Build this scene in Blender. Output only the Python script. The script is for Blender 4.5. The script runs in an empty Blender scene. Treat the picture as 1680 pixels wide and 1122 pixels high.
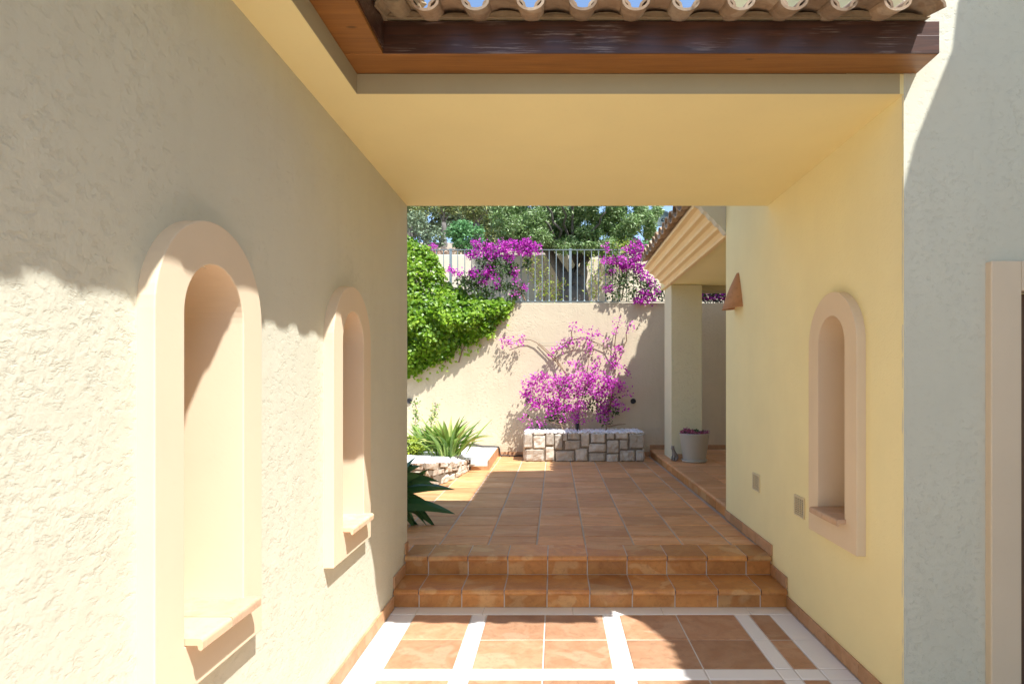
import bpy, bmesh, math, random
import numpy as np
from mathutils import Vector, Matrix, noise
R = math.radians
random.seed(7)
rng = np.random.default_rng(11)
scene = bpy.context.scene
C = scene.collection

# ------------------------------------------------------------------ camera, sky, sun, exposure
F = 1005.0; VX = 911.0; VY = 623.0; CH = 1.6
cam_d = bpy.data.cameras.new('camera'); cam = bpy.data.objects.new('camera', cam_d); C.objects.link(cam)
cam.location = (0, 0, CH); cam.rotation_euler = (R(90), 0, 0)
cam_d.sensor_fit = 'HORIZONTAL'; cam_d.sensor_width = 36.0; cam_d.lens = 36.0*F/1680
cam_d.shift_x = -(VX-840)/1680; cam_d.shift_y = (VY-561)/1680
cam_d.clip_start = 0.05; cam_d.clip_end = 2000
scene.camera = cam

SUNX, SUNY = 0.4255, -0.476          # towards the sun, per unit of height
el = math.atan2(1.0, math.hypot(SUNX, SUNY)); az = math.atan2(SUNX, SUNY)
w = bpy.data.worlds.new('World'); scene.world = w; w.use_nodes = True
nt = w.node_tree; bg = nt.nodes['Background']
sky = nt.nodes.new('ShaderNodeTexSky'); sky.sky_type = 'NISHITA'; sky.sun_disc = False
sky.sun_elevation = el; sky.sun_rotation = az; sky.altitude = 0.0; sky.air_density = 1.0; sky.dust_density = 0.6; sky.ozone_density = 2.2
nt.links.new(sky.outputs[0], bg.inputs[0]); bg.inputs[1].default_value = 0.085
sd = bpy.data.lights.new('sun', 'SUN'); sd.energy = 2.7; sd.angle = R(0.5); sd.color = (1.0, 0.985, 0.975)
sun = bpy.data.objects.new('sun', sd); C.objects.link(sun)
sun.rotation_euler = Vector((SUNX, SUNY, 1.0)).to_track_quat('Z', 'Y').to_euler(); sun.location = (3, -4, 9)
scene.view_settings.view_transform = 'Standard'; scene.view_settings.look = 'None'
scene.view_settings.exposure = 1.74; scene.view_settings.gamma = 1.0
scene.cycles.max_bounces = 12; scene.cycles.diffuse_bounces = 11; scene.cycles.glossy_bounces = 2
scene.cycles.transmission_bounces = 4; scene.cycles.transparent_max_bounces = 4

# ------------------------------------------------------------------ helpers
def P(px, py, d):                    # a pixel of the survey photo and a distance -> a point of the place
    return ((px-VX)*d/F, d, CH-(py-VY)*d/F)

def tag(o, label=None, cat=None, group=None, kind=None):
    if label: o['label'] = label
    if cat: o['category'] = cat
    if group: o['group'] = group
    if kind: o['kind'] = kind
    return o
def thing(name, label, cat, loc=(0, 0, 0), rz=0.0, group=None):
    o = bpy.data.objects.new(name, None); C.objects.link(o); o.empty_display_size = .1
    o.location = loc; o.rotation_euler = (0, 0, rz)
    return tag(o, label, cat, group)

class MB:
    def __init__(s): s.v = []; s.f = []; s.r = []; s.cur = 0.5
    def add(s, vs, fs, r=None):
        n = len(s.v); s.v += [tuple(v) for v in vs]; s.f += [tuple(i+n for i in f) for f in fs]
        s.r += [s.cur if r is None else r]*len(vs)
    def box(s, x0, y0, z0, x1, y1, z1, r=None):
        s.add([(x0,y0,z0),(x1,y0,z0),(x1,y1,z0),(x0,y1,z0),(x0,y0,z1),(x1,y0,z1),(x1,y1,z1),(x0,y1,z1)],
              [(0,3,2,1),(4,5,6,7),(0,1,5,4),(1,2,6,5),(2,3,7,6),(3,0,4,7)], r)
    def tile(s, x0, y0, z0, x1, y1, z1, c=.005, r=None):      # slab with a softened top edge
        j = lambda: random.uniform(-.0012, .0012)
        s.add([(x0,y0,z0),(x1,y0,z0),(x1,y1,z0),(x0,y1,z0),
               (x0,y0,z1-c*.7),(x1,y0,z1-c*.7),(x1,y1,z1-c*.7),(x0,y1,z1-c*.7),
               (x0+c,y0+c,z1+j()),(x1-c,y0+c,z1+j()),(x1-c,y1-c,z1+j()),(x0+c,y1-c,z1+j())],
              [(0,3,2,1),(0,1,5,4),(1,2,6,5),(2,3,7,6),(3,0,4,7),(4,5,9,8),(5,6,10,9),(6,7,11,10),(7,4,8,11),(8,9,10,11)],
              random.random() if r is None else r)
    def prof(s, pts, axis, a, b, r=None):                      # closed profile extruded along an axis
        n = len(pts); vs = []
        for t in (a, b):
            for (u, v) in pts:
                vs.append((t,u,v) if axis == 'x' else ((u,t,v) if axis == 'y' else (u,v,t)))
        fs = [tuple(range(n)), tuple(range(2*n-1, n-1, -1))] + [(i,(i+1)%n,(i+1)%n+n,i+n) for i in range(n)]
        s.add(vs, fs, r)
    def tube(s, pts, rad, seg=6, r=None):
        pts = [Vector(p) for p in pts]; n = len(pts)
        rads = rad if isinstance(rad, (list, tuple)) else [rad]*n
        vs = []; up = Vector((0.13, 0.21, 0.97))
        for i, p in enumerate(pts):
            t = (pts[min(i+1, n-1)]-pts[max(i-1, 0)]).normalized()
            a = t.cross(up); a = a if a.length > .1 else t.cross(Vector((1, 0, 0))); a.normalize(); b = t.cross(a)
            for k in range(seg):
                q = 2*math.pi*k/seg; vs.append(p+(a*math.cos(q)+b*math.sin(q))*rads[i])
        fs = [(i*seg+k, i*seg+(k+1)%seg, (i+1)*seg+(k+1)%seg, (i+1)*seg+k) for i in range(n-1) for k in range(seg)]
        fs += [tuple(range(seg)), tuple(range(n*seg-1, (n-1)*seg-1, -1))]
        s.add(vs, fs, r)
    def lathe(s, prof, cx, cy, seg=32, r=None):
        vs = []; n = len(prof)
        for (rr, z) in prof:
            for k in range(seg):
                q = 2*math.pi*k/seg; vs.append((cx+rr*math.cos(q), cy+rr*math.sin(q), z))
        s.add(vs, [(i*seg+k, i*seg+(k+1)%seg, (i+1)*seg+(k+1)%seg, (i+1)*seg+k) for i in range(n-1) for k in range(seg)], r)
    def build(s, name, m, parent=None, bevel=0, seg=2, smooth=False, fix=True, label=None):
        me = bpy.data.meshes.new(name); me.from_pydata(s.v, [], s.f)
        at = me.attributes.new('rnd', 'FLOAT', 'POINT'); at.data.foreach_set('value', np.array(s.r, dtype=np.float32))
        if fix:
            bm = bmesh.new(); bm.from_mesh(me); bmesh.ops.recalc_face_normals(bm, faces=bm.faces); bm.to_mesh(me); bm.free()
        if smooth: me.polygons.foreach_set('use_smooth', [True]*len(me.polygons))
        me.materials.append(m); o = bpy.data.objects.new(name, me); C.objects.link(o)
        if bevel:
            b = o.modifiers.new('bevel', 'BEVEL'); b.width = bevel; b.segments = seg; b.limit_method = 'ANGLE'; b.angle_limit = R(40)
        if parent:
            o.parent = parent
            o.matrix_parent_inverse = Matrix.Identity(4)
            if parent.type == 'EMPTY' and parent.location.length > 0:
                me.transform(Matrix.Translation(-parent.location))
        if label: o['label'] = label
        return o

def np_mesh(name, V, Fc, rnd, m, parent=None, smooth=False):   # V (n,3), Fc (k, 3 or 4)
    me = bpy.data.meshes.new(name); n = len(V); k, q = Fc.shape
    me.vertices.add(n); me.vertices.foreach_set('co', V.astype(np.float32).ravel())
    me.loops.add(k*q); me.loops.foreach_set('vertex_index', Fc.astype(np.int32).ravel())
    me.polygons.add(k); me.polygons.foreach_set('loop_start', np.arange(0, k*q, q, dtype=np.int32))
    me.update(calc_edges=True)
    at = me.attributes.new('rnd', 'FLOAT', 'POINT'); at.data.foreach_set('value', rnd.astype(np.float32))
    if smooth: me.polygons.foreach_set('use_smooth', [True]*k)
    me.materials.append(m); o = bpy.data.objects.new(name, me); C.objects.link(o)
    if parent:
        o.parent = parent
        if parent.location.length > 0: me.transform(Matrix.Translation(-parent.location))
    return o

def leaves(name, pts, size, m, parent=None, nrm=None, spread=.9, aspect=.6, fold=.25, var=.35, rnd=None):
    """pts (n,3): one folded leaf (two triangles pairs) at each point, facing roughly nrm."""
    n = len(pts)
    nrm = np.array([0, -.5, .8]) if nrm is None else np.asarray(nrm, float)
    N = np.broadcast_to(nrm, (n, 3)) + rng.normal(0, spread, (n, 3)); N /= np.linalg.norm(N, axis=1)[:, None]+1e-9
    T = rng.normal(0, 1, (n, 3)) + np.array([0, 0, -.5]); T -= (T*N).sum(1)[:, None]*N; T /= np.linalg.norm(T, axis=1)[:, None]+1e-9
    B = np.cross(N, T); s = size*(1+rng.uniform(-var, var, n))[:, None]
    b = pts; tip = pts+T*s; mid = pts+T*s*.45
    l = mid+B*s*aspect*.5+N*s*fold*.4; r = mid-B*s*aspect*.5+N*s*fold*.4
    V = np.stack([b, r, tip, l], 1).reshape(-1, 3)
    i = np.arange(n)[:, None]*4
    Fc = np.concatenate([i+np.array([[0, 1, 2]]), i+np.array([[0, 2, 3]])], 1).reshape(-1, 3)
    rv = np.repeat(rng.uniform(0, 1, n) if rnd is None else rnd, 4)
    return np_mesh(name, V, Fc, rv, m, parent)

def blob_pts(blobs, dens):
    """blobs: (cx,cy,cz,rx,ry,rz); points fill each ellipsoid, more toward its skin."""
    out = []
    for (cx, cy, cz, rx, ry, rz) in blobs:
        n = max(3, int(dens*(rx*ry+ry*rz+rx*rz)))
        d = rng.normal(0, 1, (n, 3)); d /= np.linalg.norm(d, axis=1)[:, None]
        rr = rng.uniform(.25, 1.0, n)**.5
        out.append(d*rr[:, None]*np.array([rx, ry, rz])+np.array([cx, cy, cz]))
    return np.concatenate(out)

def blade(mb, base, yaw, lean, L, wd, droop, n=7, r=None, cup=.25):
    """an arching strap leaf with a keel."""
    d = Vector((math.cos(yaw), math.sin(yaw), 0)); side = Vector((-d.y, d.x, 0)); p = Vector(base); vs = []; a = lean
    for i in range(n+1):
        t = i/n; ww = wd*(.45+1.6*t if t < .35 else 1.0)*(1-max(0, (t-.45)/.55)**1.6)*.5+.0008
        dirv = d*math.sin(a)+Vector((0, 0, 1))*math.cos(a); nn = d*(-math.cos(a))+Vector((0, 0, 1))*math.sin(a)
        vs += [p+side*ww+nn*ww*cup*2, p.copy(), p-side*ww+nn*ww*cup*2]
        p = p+dirv*(L/n); a += droop/n
    fs = []
    for i in range(n):
        q = i*3; fs += [(q, q+1, q+4, q+3), (q+1, q+2, q+5, q+4)]
    mb.add(vs, fs, random.random() if r is None else r)

# ------------------------------------------------------------------ materials
def new_mat(name):
    m = bpy.data.materials.new(name); m.use_nodes = True
    return m, m.node_tree, m.node_tree.nodes['Principled BSDF']
def N_(t, typ, **kw):
    n = t.nodes.new(typ)
    for k, v in kw.items():
        if k in n.inputs: n.inputs[k].default_value = v
        else: setattr(n, k, v)
    return n
def ramp(t, src, stops):
    n = t.nodes.new('ShaderNodeValToRGB'); e = n.color_ramp.elements
    while len(e) < len(stops): e.new(.5)
    for i, (p, c) in enumerate(stops):
        e[i].position = p; e[i].color = (c, c, c, 1) if not isinstance(c, tuple) else (*c, 1)
    t.links.new(src, n.inputs[0]); return n.outputs[0]
def math_(t, op, a, b=None, clamp=False):
    n = t.nodes.new('ShaderNodeMath'); n.operation = op; n.use_clamp = clamp
    for i, x in enumerate((a, b)):
        if x is None: continue
        if isinstance(x, (int, float)): n.inputs[i].default_value = x
        else: t.links.new(x, n.inputs[i])
    return n.outputs[0]
def mixc(t, fac, a, b, mode='MIX'):
    n = t.nodes.new('ShaderNodeMix'); n.data_type = 'RGBA'; n.blend_type = mode
    for i, x in ((0, fac), (6, a), (7, b)):
        if isinstance(x, (int, float)): n.inputs[i].default_value = x
        elif isinstance(x, tuple): n.inputs[i].default_value = (*x, 1)
        else: t.links.new(x, n.inputs[i])
    return n.outputs[2]
def pos(t): return t.nodes.new('ShaderNodeNewGeometry').outputs['Position']
def mapped(t, src, sc):
    n = t.nodes.new('ShaderNodeMapping'); n.inputs['Scale'].default_value = sc; t.links.new(src, n.inputs[0]); return n.outputs[0]
def noise_(t, co, scale, detail=5, rough=.55, dist=0):
    n = N_(t, 'ShaderNodeTexNoise', Scale=scale, Detail=detail, Roughness=rough, Distortion=dist); t.links.new(co, n.inputs['Vector']); return n.outputs[0]

def stucco(name, col, rough_amt=1.0, scale=1.0, var=.06, smooth=False, stain=0.0):
    m, t, b = new_mat(name); co = pos(t); b.inputs['Roughness'].default_value = .9; b.inputs['Specular IOR Level'].default_value = .15
    big = noise_(t, co, 2.2*scale, 4, .5); mid = noise_(t, mapped(t, co, (1, .8, 1.25)), 33*scale, 8, .66, .1)
    fine = noise_(t, co, 70*scale, 5, .65); med = noise_(t, co, 34*scale, 4, .6, .4)
    base = mixc(t, ramp(t, big, [(.3, 0.0), (.7, 1.0)]), col, tuple(c*(1-var) for c in col))
    base = mixc(t, math_(t, 'MULTIPLY', ramp(t, mid, [(.3, 1.0), (.42, 0.0)]), .14), base, tuple(c*.8 for c in col))
    if stain:
        st = noise_(t, mapped(t, co, (3, 3, .5)), 2.5, 4); base = mixc(t, math_(t, 'MULTIPLY', ramp(t, st, [(.5, 0.0), (.75, 1.0)]), stain), base, tuple(c*.7 for c in col))
    t.links.new(base, b.inputs[0])
    if smooth:
        h = math_(t, 'ADD', math_(t, 'MULTIPLY', fine, .25), math_(t, 'MULTIPLY', med, .35))
        bp = N_(t, 'ShaderNodeBump', Strength=.5*rough_amt, Distance=.004)
    else:
        pits = ramp(t, mid, [(.34, 0.0), (.47, 1.0)])            # trowelled plateaus with torn hollows
        mask = ramp(t, big, [(.38, 1.0), (.62, .18)])
        h1 = math_(t, 'MULTIPLY', pits, 1.0)
        h2 = math_(t, 'MULTIPLY', math_(t, 'MULTIPLY', ramp(t, med, [(.25, 0.0), (.7, 1.0)]), mask), .6)
        h3 = math_(t, 'MULTIPLY', math_(t, 'MULTIPLY', fine, mask), .8)
        h = math_(t, 'ADD', math_(t, 'ADD', math_(t, 'MULTIPLY', h1, math_(t, 'ADD', mask, .15)), h2), h3)
        bp = N_(t, 'ShaderNodeBump', Strength=.48*rough_amt, Distance=.005)
    t.links.new(h, bp.inputs['Height']); t.links.new(bp.outputs[0], b.inputs['Normal'])
    return m

def terracotta(name, c1, c2, c3, rough=.5, grain=(1, 1, 1), bump=.25):
    m, t, b = new_mat(name); co = pos(t)
    at = t.nodes.new('ShaderNodeAttribute'); at.attribute_name = 'rnd'; rv = at.outputs['Fac']
    off = t.nodes.new('ShaderNodeCombineXYZ'); t.links.new(math_(t, 'MULTIPLY', rv, 37.0), off.inputs[0]); t.links.new(math_(t, 'MULTIPLY', rv, 91.0), off.inputs[2])
    va = t.nodes.new('ShaderNodeVectorMath'); va.operation = 'ADD'; t.links.new(mapped(t, co, grain), va.inputs[0]); t.links.new(off.outputs[0], va.inputs[1])
    n1 = noise_(t, va.outputs[0], 5.5, 5, .6, 1.2); n2 = noise_(t, va.outputs[0], 26, 6, .7, .5)
    n3 = noise_(t, va.outputs[0], 3.0, 2, .5, .6)
    c = mixc(t, ramp(t, n1, [(.36, 0.0), (.64, 1.0)]), c1, c2)
    c = mixc(t, math_(t, 'MULTIPLY', ramp(t, n3, [(.57, 0.0), (.60, 1.0)]), .55), c, c3)
    c = mixc(t, math_(t, 'MULTIPLY', ramp(t, n2, [(.35, 1.0), (.5, 0.0)]), .35), c, tuple(x*.55 for x in c1))
    c = mixc(t, 1.0, c, ramp(t, rv, [(0.0, .74), (1.0, 1.08)]), 'MULTIPLY')
    t.links.new(c, b.inputs[0])
    t.links.new(ramp(t, n2, [(.2, rough-.1), (.8, rough+.15)]), b.inputs['Roughness'])
    bp = N_(t, 'ShaderNodeBump', Strength=bump, Distance=.004)
    t.links.new(math_(t, 'ADD', n2, math_(t, 'MULTIPLY', n1, .6)), bp.inputs['Height']); t.links.new(bp.outputs[0], b.inputs['Normal'])
    return m

def plain(name, col, rough=.7, metal=0.0, nvar=.12, nscale=20, bump=.15, spec=.4):
    m, t, b = new_mat(name); co = pos(t); n = noise_(t, co, nscale, 5)
    at = t.nodes.new('ShaderNodeAttribute'); at.attribute_name = 'rnd'
    c = mixc(t, n, tuple(x*(1-nvar) for x in col), tuple(min(1, x*(1+nvar)) for x in col))
    t.links.new(c, b.inputs[0]); b.inputs['Roughness'].default_value = rough; b.inputs['Metallic'].default_value = metal
    b.inputs['Specular IOR Level'].default_value = spec
    bp = N_(t, 'ShaderNodeBump', Strength=bump, Distance=.004); t.links.new(n, bp.inputs['Height']); t.links.new(bp.outputs[0], b.inputs['Normal'])
    return m

def wood(name, c1, c2, rough=.35, axis=(2, 40, 40), worn=False):
    m, t, b = new_mat(name); co = pos(t)
    n = noise_(t, mapped(t, co, axis), 1.2, 6, .6, .8); k = noise_(t, mapped(t, co, (1.5, 6, 6)), 2.0, 3)
    c = mixc(t, ramp(t, n, [(.3, 0.0), (.7, 1.0)]), c1, c2)
    c = mixc(t, math_(t, 'MULTIPLY', ramp(t, k, [(.55, 0.0), (.75, 1.0)]), .35), c, tuple(x*.5 for x in c1))
    if worn:
        s1 = noise_(t, mapped(t, co, (2.5, 30, 70)), 2.2, 6, .7); s2 = noise_(t, mapped(t, co, (1.2, 4, 5)), 2.4, 3)
        f = math_(t, 'MULTIPLY', ramp(t, s1, [(.52, 0.0), (.60, 1.0)]), ramp(t, s2, [(.50, 0.0), (.62, 1.0)]))
        c = mixc(t, math_(t, 'MULTIPLY', f, .55), c, (.34, .27, .23))
    kn = N_(t, 'ShaderNodeTexVoronoi', Scale=3.2); t.links.new(mapped(t, co, (.8, 2.2, 2.2)), kn.inputs['Vector'])
    c = mixc(t, math_(t, 'MULTIPLY', ramp(t, kn.outputs['Distance'], [(.03, 1.0), (.075, 0.0)]), .7), c, tuple(x*.25 for x in c1))
    t.links.new(c, b.inputs[0]); b.inputs['Roughness'].default_value = rough
    bp = N_(t, 'ShaderNodeBump', Strength=.25, Distance=.002); t.links.new(n, bp.inputs['Height']); t.links.new(bp.outputs[0], b.inputs['Normal'])
    return m

def leafmat(name, stops, trans=.35, rough=.45, spec=.5):
    m, t, b = new_mat(name)
    at = t.nodes.new('ShaderNodeAttribute'); at.attribute_name = 'rnd'
    c = ramp(t, at.outputs['Fac'], stops)
    t.links.new(c, b.inputs[0]); b.inputs['Roughness'].default_value = rough; b.inputs['Specular IOR Level'].default_value = spec
    tr = t.nodes.new('ShaderNodeBsdfTranslucent'); t.links.new(c, tr.inputs[0])
    mx = t.nodes.new('ShaderNodeMixShader'); mx.inputs[0].default_value = trans
    t.links.new(b.outputs[0], mx.inputs[1]); t.links.new(tr.outputs[0], mx.inputs[2])
    t.links.new(mx.outputs[0], t.nodes['Material Output'].inputs[0])
    return m

M_cream = stucco('cream_plaster', (.655, .635, .50), 1.0, stain=.10)
M_pillar = stucco('pillar_plaster', (.70, .665, .46), 1.5, .8)
M_cream_soft = stucco('cream_plaster_fine', (.885, .80, .455), .45, 1.3, .05, stain=.05)  # same cream paint, the passage's warm bounce light put into its colour
M_soffit = stucco('smooth_ochre_plaster', (.90, .79, .41), .25, 1, .04, smooth=True)
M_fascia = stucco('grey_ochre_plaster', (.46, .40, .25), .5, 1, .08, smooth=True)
M_peach = stucco('peach_plaster', (.73, .60, .425), .45, 1, .06, smooth=True, stain=.06)
M_cornice = stucco('peach_cornice_plaster', (.86, .67, .37), .3, 1, .03, smooth=True)
M_garden = stucco('sand_plaster', (.61, .515, .36), 1.6, .75, .10, stain=.25)
M_upper = stucco('pale_sand_plaster', (.68, .60, .46), .5, .6, .10, stain=.3)
M_floor = terracotta('terracotta_floor', (.44, .225, .115), (.52, .30, .17), (.56, .36, .225), .5)
M_floor2 = terracotta('terracotta_terrace', (.60, .285, .11), (.73, .385, .165), (.78, .47, .24), .5, bump=.6, grain=(.6, 1.8, 1))
M_step = terracotta('terracotta_step', (.48, .20, .055), (.60, .285, .085), (.68, .43, .20), .36, bump=.4)
M_skirt = terracotta('terracotta_skirting', (.48, .26, .12), (.56, .32, .17), (.6, .36, .2), .6)
M_sill = terracotta('peach_sill_tile', (.66, .44, .27), (.72, .50, .33), (.74, .54, .38), .6, bump=.1)
M_rooft = terracotta('weathered_roof_tile', (.34, .23, .14), (.48, .345, .22), (.56, .45, .32), .85, bump=.5)
M_clay = terracotta('clay_lamp', (.46, .22, .10), (.54, .28, .13), (.56, .30, .15), .75, bump=.15)
M_mortar = plain('roof_mortar', (.33, .25, .15), .95, nvar=.35, nscale=25, bump=.6)
M_white = plain('white_marble', (.80, .78, .75), .45, nvar=.05, nscale=6, bump=.05)
M_grout = plain('grout', (.60, .56, .50), .95, nvar=.15)
M_grout2 = plain('terrace_grout', (.50, .42, .33), .95, nvar=.25, nscale=5)
M_wood = wood('orange_brown_wood', (.22, .085, .018), (.33, .14, .03), .4)
M_woodd = wood('dark_varnished_wood', (.040, .019, .014), (.095, .036, .020), .36, worn=True)
M_stone = terracotta('pale_limestone', (.50, .42, .32), (.60, .53, .43), (.70, .64, .55), .9, bump=1.0)
M_joint = plain('stone_joint_mortar', (.19, .155, .115), 1.0, nvar=.4)
M_dirt = plain('dark_joint_soil', (.10, .08, .055), 1.0, nvar=.4)
M_pebble = plain('white_pebble', (.78, .77, .76), .7, nvar=.08, nscale=40)
M_platform = plain('white_painted_ledge', (.74, .73, .71), .8, nvar=.05)
M_metal = plain('galvanised_metal', (.22, .27, .28), .45, .25, nvar=.12)
M_black = plain('black_plastic', (.015, .015, .017), .5, nvar=.2)
M_pot = plain('grey_green_pot', (.46, .46, .41), .35, nvar=.04, nscale=5, bump=.03)
M_cat = plain('grey_cast_stone', (.24, .22, .20), .85, nvar=.35, nscale=60, bump=.5)
M_vent = plain('cream_vent', (.66, .58, .38), .6, nvar=.05)
M_dark = plain('dark_void', (.02, .018, .015), .9)
M_door = wood('dark_brown_door', (.10, .05, .025), (.15, .08, .04), .4, (30, 30, 1.5))
M_bark = plain('grey_bark', (.13, .115, .10), .95, nvar=.5, nscale=9, bump=1.0)
M_stem = plain('woody_stem', (.24, .16, .10), .9, nvar=.3)
M_ground = plain('dry_garden_soil', (.30, .25, .17), 1.0, nvar=.3, nscale=2)
M_dish = plain('grey_green_dish', (.09, .12, .115), .5, nvar=.05)
M_cloud = None
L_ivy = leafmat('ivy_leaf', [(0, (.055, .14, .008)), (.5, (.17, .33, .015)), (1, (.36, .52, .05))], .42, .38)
L_boug = leafmat('bougainvillea_leaf', [(0, (.03, .07, .012)), (1, (.09, .16, .03))], .25)
L_bract = leafmat('magenta_bract', [(0, (.30, .012, .28)), (.5, (.52, .03, .45)), (1, (.78, .20, .62))], .35, .7, .2)
L_pinkb = leafmat('pink_bract', [(0, (.36, .02, .31)), (.5, (.58, .05, .48)), (1, (.82, .26, .66))], .4, .7, .2)
L_olive = leafmat('olive_leaf', [(0, (.07, .13, .03)), (.6, (.20, .32, .09)), (1, (.42, .52, .27))], .25, .5)
L_bush = leafmat('bright_bush_leaf', [(0, (.07, .19, .06)), (1, (.20, .42, .15))], .3)
L_pine = leafmat('pine_foliage', [(0, (.06, .10, .035)), (.6, (.19, .24, .07)), (1, (.42, .44, .15))], .2)
L_grey = leafmat('grey_green_foliage', [(0, (.09, .13, .07)), (1, (.24, .31, .17))], .2)
L_strap = leafmat('strap_leaf', [(0, (.12, .25, .04)), (.6, (.30, .45, .09)), (1, (.62, .60, .22))], .3, .4)
L_lime = leafmat('lime_leaf', [(0, (.22, .32, .03)), (1, (.42, .48, .06))], .35)
L_darkb = leafmat('dark_strap_leaf', [(0, (.03, .10, .03)), (1, (.09, .20, .06))], .12, .3)
L_pinkf = leafmat('pink_petal', [(0, (.30, .04, .12)), (1, (.55, .22, .32))], .2)

# ------------------------------------------------------------------ the setting: ground, floors
XL, XR = -1.14, 1.633
YW = 10.65                                           # face of the garden wall
Z2 = .275; Z3 = .395                                 # terrace, porch floor
mb = MB(); mb.add([(-300, -300, -.06), (300, -300, -.06), (300, 300, -.06), (-300, 300, -.06)], [(0, 1, 2, 3)])
tag(mb.build('ground', M_ground, fix=False), kind='structure')

mb = MB()                                            # raised garden behind the wall, rising to a hill
nx, ny = 60, 60; ys = [10.9+75*(j/ny)**1.6 for j in range(ny+1)]; xs = [-60+120*i/nx for i in range(nx+1)]
def hill(x, y):
    z = 2.82 + max(0, y-14.6)*.235 + (1.1*min(1, max(0, (y-14.1)/.5)))
    return z + .25*noise.noise(Vector((x*.15, y*.15, 0)))*min(1, max(0, y-14.5))
vs = [(x, y, hill(x, y)) for y in ys for x in xs]
fs = [(j*(nx+1)+i, j*(nx+1)+i+1, (j+1)*(nx+1)+i+1, (j+1)*(nx+1)+i) for j in range(ny) for i in range(nx)]
mb.add(vs, fs); tag(mb.build('hillside', M_ground, smooth=True, fix=False), kind='structure')

# lower floor: bedding + terracotta tiles + white bands
mb = MB(); mb.box(-6, -7, -.05, 9, 4.33, -.004); tag(mb.build('floor_bedding', M_grout), kind='structure')
g = .004
cols = [(-1.128, -.958, 'w', 0)]; x = -.958
pat = [('t', .392), ('w', .100), ('t', .397), ('t', .392), ('w', .110), ('t', .390), ('t', .397), ('w', .100), ('t', .141)]
for k_, wd in pat: cols.append((x, x+wd, k_, 0)); x += wd
cols.append((x, XR-.012, 'w', 0))
rows = []; y = 4.181
seq = [('t', .402), ('t', .383), ('w', .121)]
while y > -6.5:
    for k_, h in seq:
        rows.append((y-h, y, k_)); y -= h
tb, wb = MB(), MB()
for ci, (x0, x1, ck, _) in enumerate(cols):
    for (y0, y1, rk) in rows:
        edge = ci == 0 or ci == len(cols)-1
        tgt = wb if (ck == 'w' or rk == 'w' or edge) else tb
        if edge and rk == 'w': pass
        tgt.tile(x0+g, y0+g, -.03, x1-g, y1-g, 0)
x = XL+.012
for wd in (.17, .46, .62, .62, .60, .29):
    wb.tile(x+.0015, 4.181+.0015, -.03, min(x+wd, XR-.012)-.0015, 4.311, 0); x += wd
x = XR + .0                                             # beyond the passage, in front of the house wall
for (y0, y1, rk) in rows:
    if y1 < 2.86:
        for i in range(14): (wb if rk == 'w' or i % 3 == 2 else tb).tile(XR-.012+.3*i+g, y0+g, -.03, XR-.012+.3*i+.3-g, y1-g, 0)
tag(tb.build('lower_floor_tiles', M_floor, fix=False), kind='structure')
tag(wb.build('lower_floor_white_bands', M_white, fix=False), kind='structure')

# terrace (upper level)
mb = MB(); mb.box(-7, 4.66, -.05, XR+.02, YW+.1, Z2-.006); mb.box(-7, 4.4, -.05, XL-.05, 4.66, Z2-.006)
tag(mb.build('terrace_bedding', M_grout2), kind='structure')
tb = MB(); ycuts = [4.925, 5.187]; 
while ycuts[-1] < YW: ycuts.append(ycuts[-1]+.3955)
xc = [.243+.3925*k for k in range(-16, 4)]
for i, x0 in enumerate(xc):
    x1 = x0+.3925
    if i == len(xc)-1: x1 = 1.62
    for y0, y1 in zip(ycuts[:-1], ycuts[1:]):
        gg = .0055+random.uniform(0, .002)
        tb.tile(x0+gg, y0+gg+.002, Z2-.03, min(x1, 1.62)-gg, min(y1, YW)-gg-.002, Z2, .007)
for x0 in xc[:5]: tb.tile(x0+.005, 4.535, Z2-.03, min(x0+.3925, XL-.51)-.005, 4.92, Z2, .006)
for k_ in range(2): tb.tile(XL-.5+.25*k_+.004, 4.725, Z2-.03, XL-.25+.25*k_-.004, 4.92, Z2, .006)
tag(tb.build('terrace_tiles', M_floor2, fix=False), kind='structure')

# ------------------------------------------------------------------ steps
steps = thing('terracotta_steps', 'two low terracotta tiled steps crossing the passage between both walls', 'steps', (.25, 4.45, 0))
mb = MB(); mb.box(XL+.002, 4.312, -.02, XR-.002, 4.66, .125); mb.box(XL+.002, 4.632, .0, XR-.002, 4.93, Z2-.0035)
mb.build('step_core', M_grout, steps)
def nosing_row(mb, yf, yb, zt, th):
    xs_ = [XL+.004] + [-.058+.3*k for k in range(-3, 6)] + [XR-.004]
    for a, b in zip(xs_[:-1], xs_[1:]):
        pr = [(yb, zt), (yf+.03, zt)]
        for q in range(1, 6):
            an = math.pi/2*q/5; pr.append((yf+.03-.03*math.sin(an), zt-.026+.026*math.cos(an)))
        pr += [(yf+.002, zt-th), (yf+.02, zt-th-.002), (yf+.03, zt-.022), (yb, zt-.022)]
        mb.prof(pr, 'x', a+.004+random.uniform(0, .0015), b-.004, random.random())
def riser_row(mb, y0, z0, z1, off=0):
    xs_ = [XL+.004] + [-.058+.3*k for k in range(-3, 6)] + [XR-.004]
    for a, b in zip(xs_[:-1], xs_[1:]):
        mb.box(a+.004, y0, z0+.003, b-.004, y0+.016, z1-.002, random.random())
mb = MB(); nosing_row(mb, 4.285, 4.628, .130, .036); mb.build('tread', M_step, steps, smooth=False)
mb = MB(); nosing_row(mb, 4.597, 4.922, Z2+.001, .036); mb.build('tread', M_step, steps)
mb = MB(); riser_row(mb, 4.308, 0, .096); mb.build('riser', M_step, steps)
mb = MB(); riser_row(mb, 4.628, .130, Z2-.036); mb.build('riser', M_step, steps)

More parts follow.
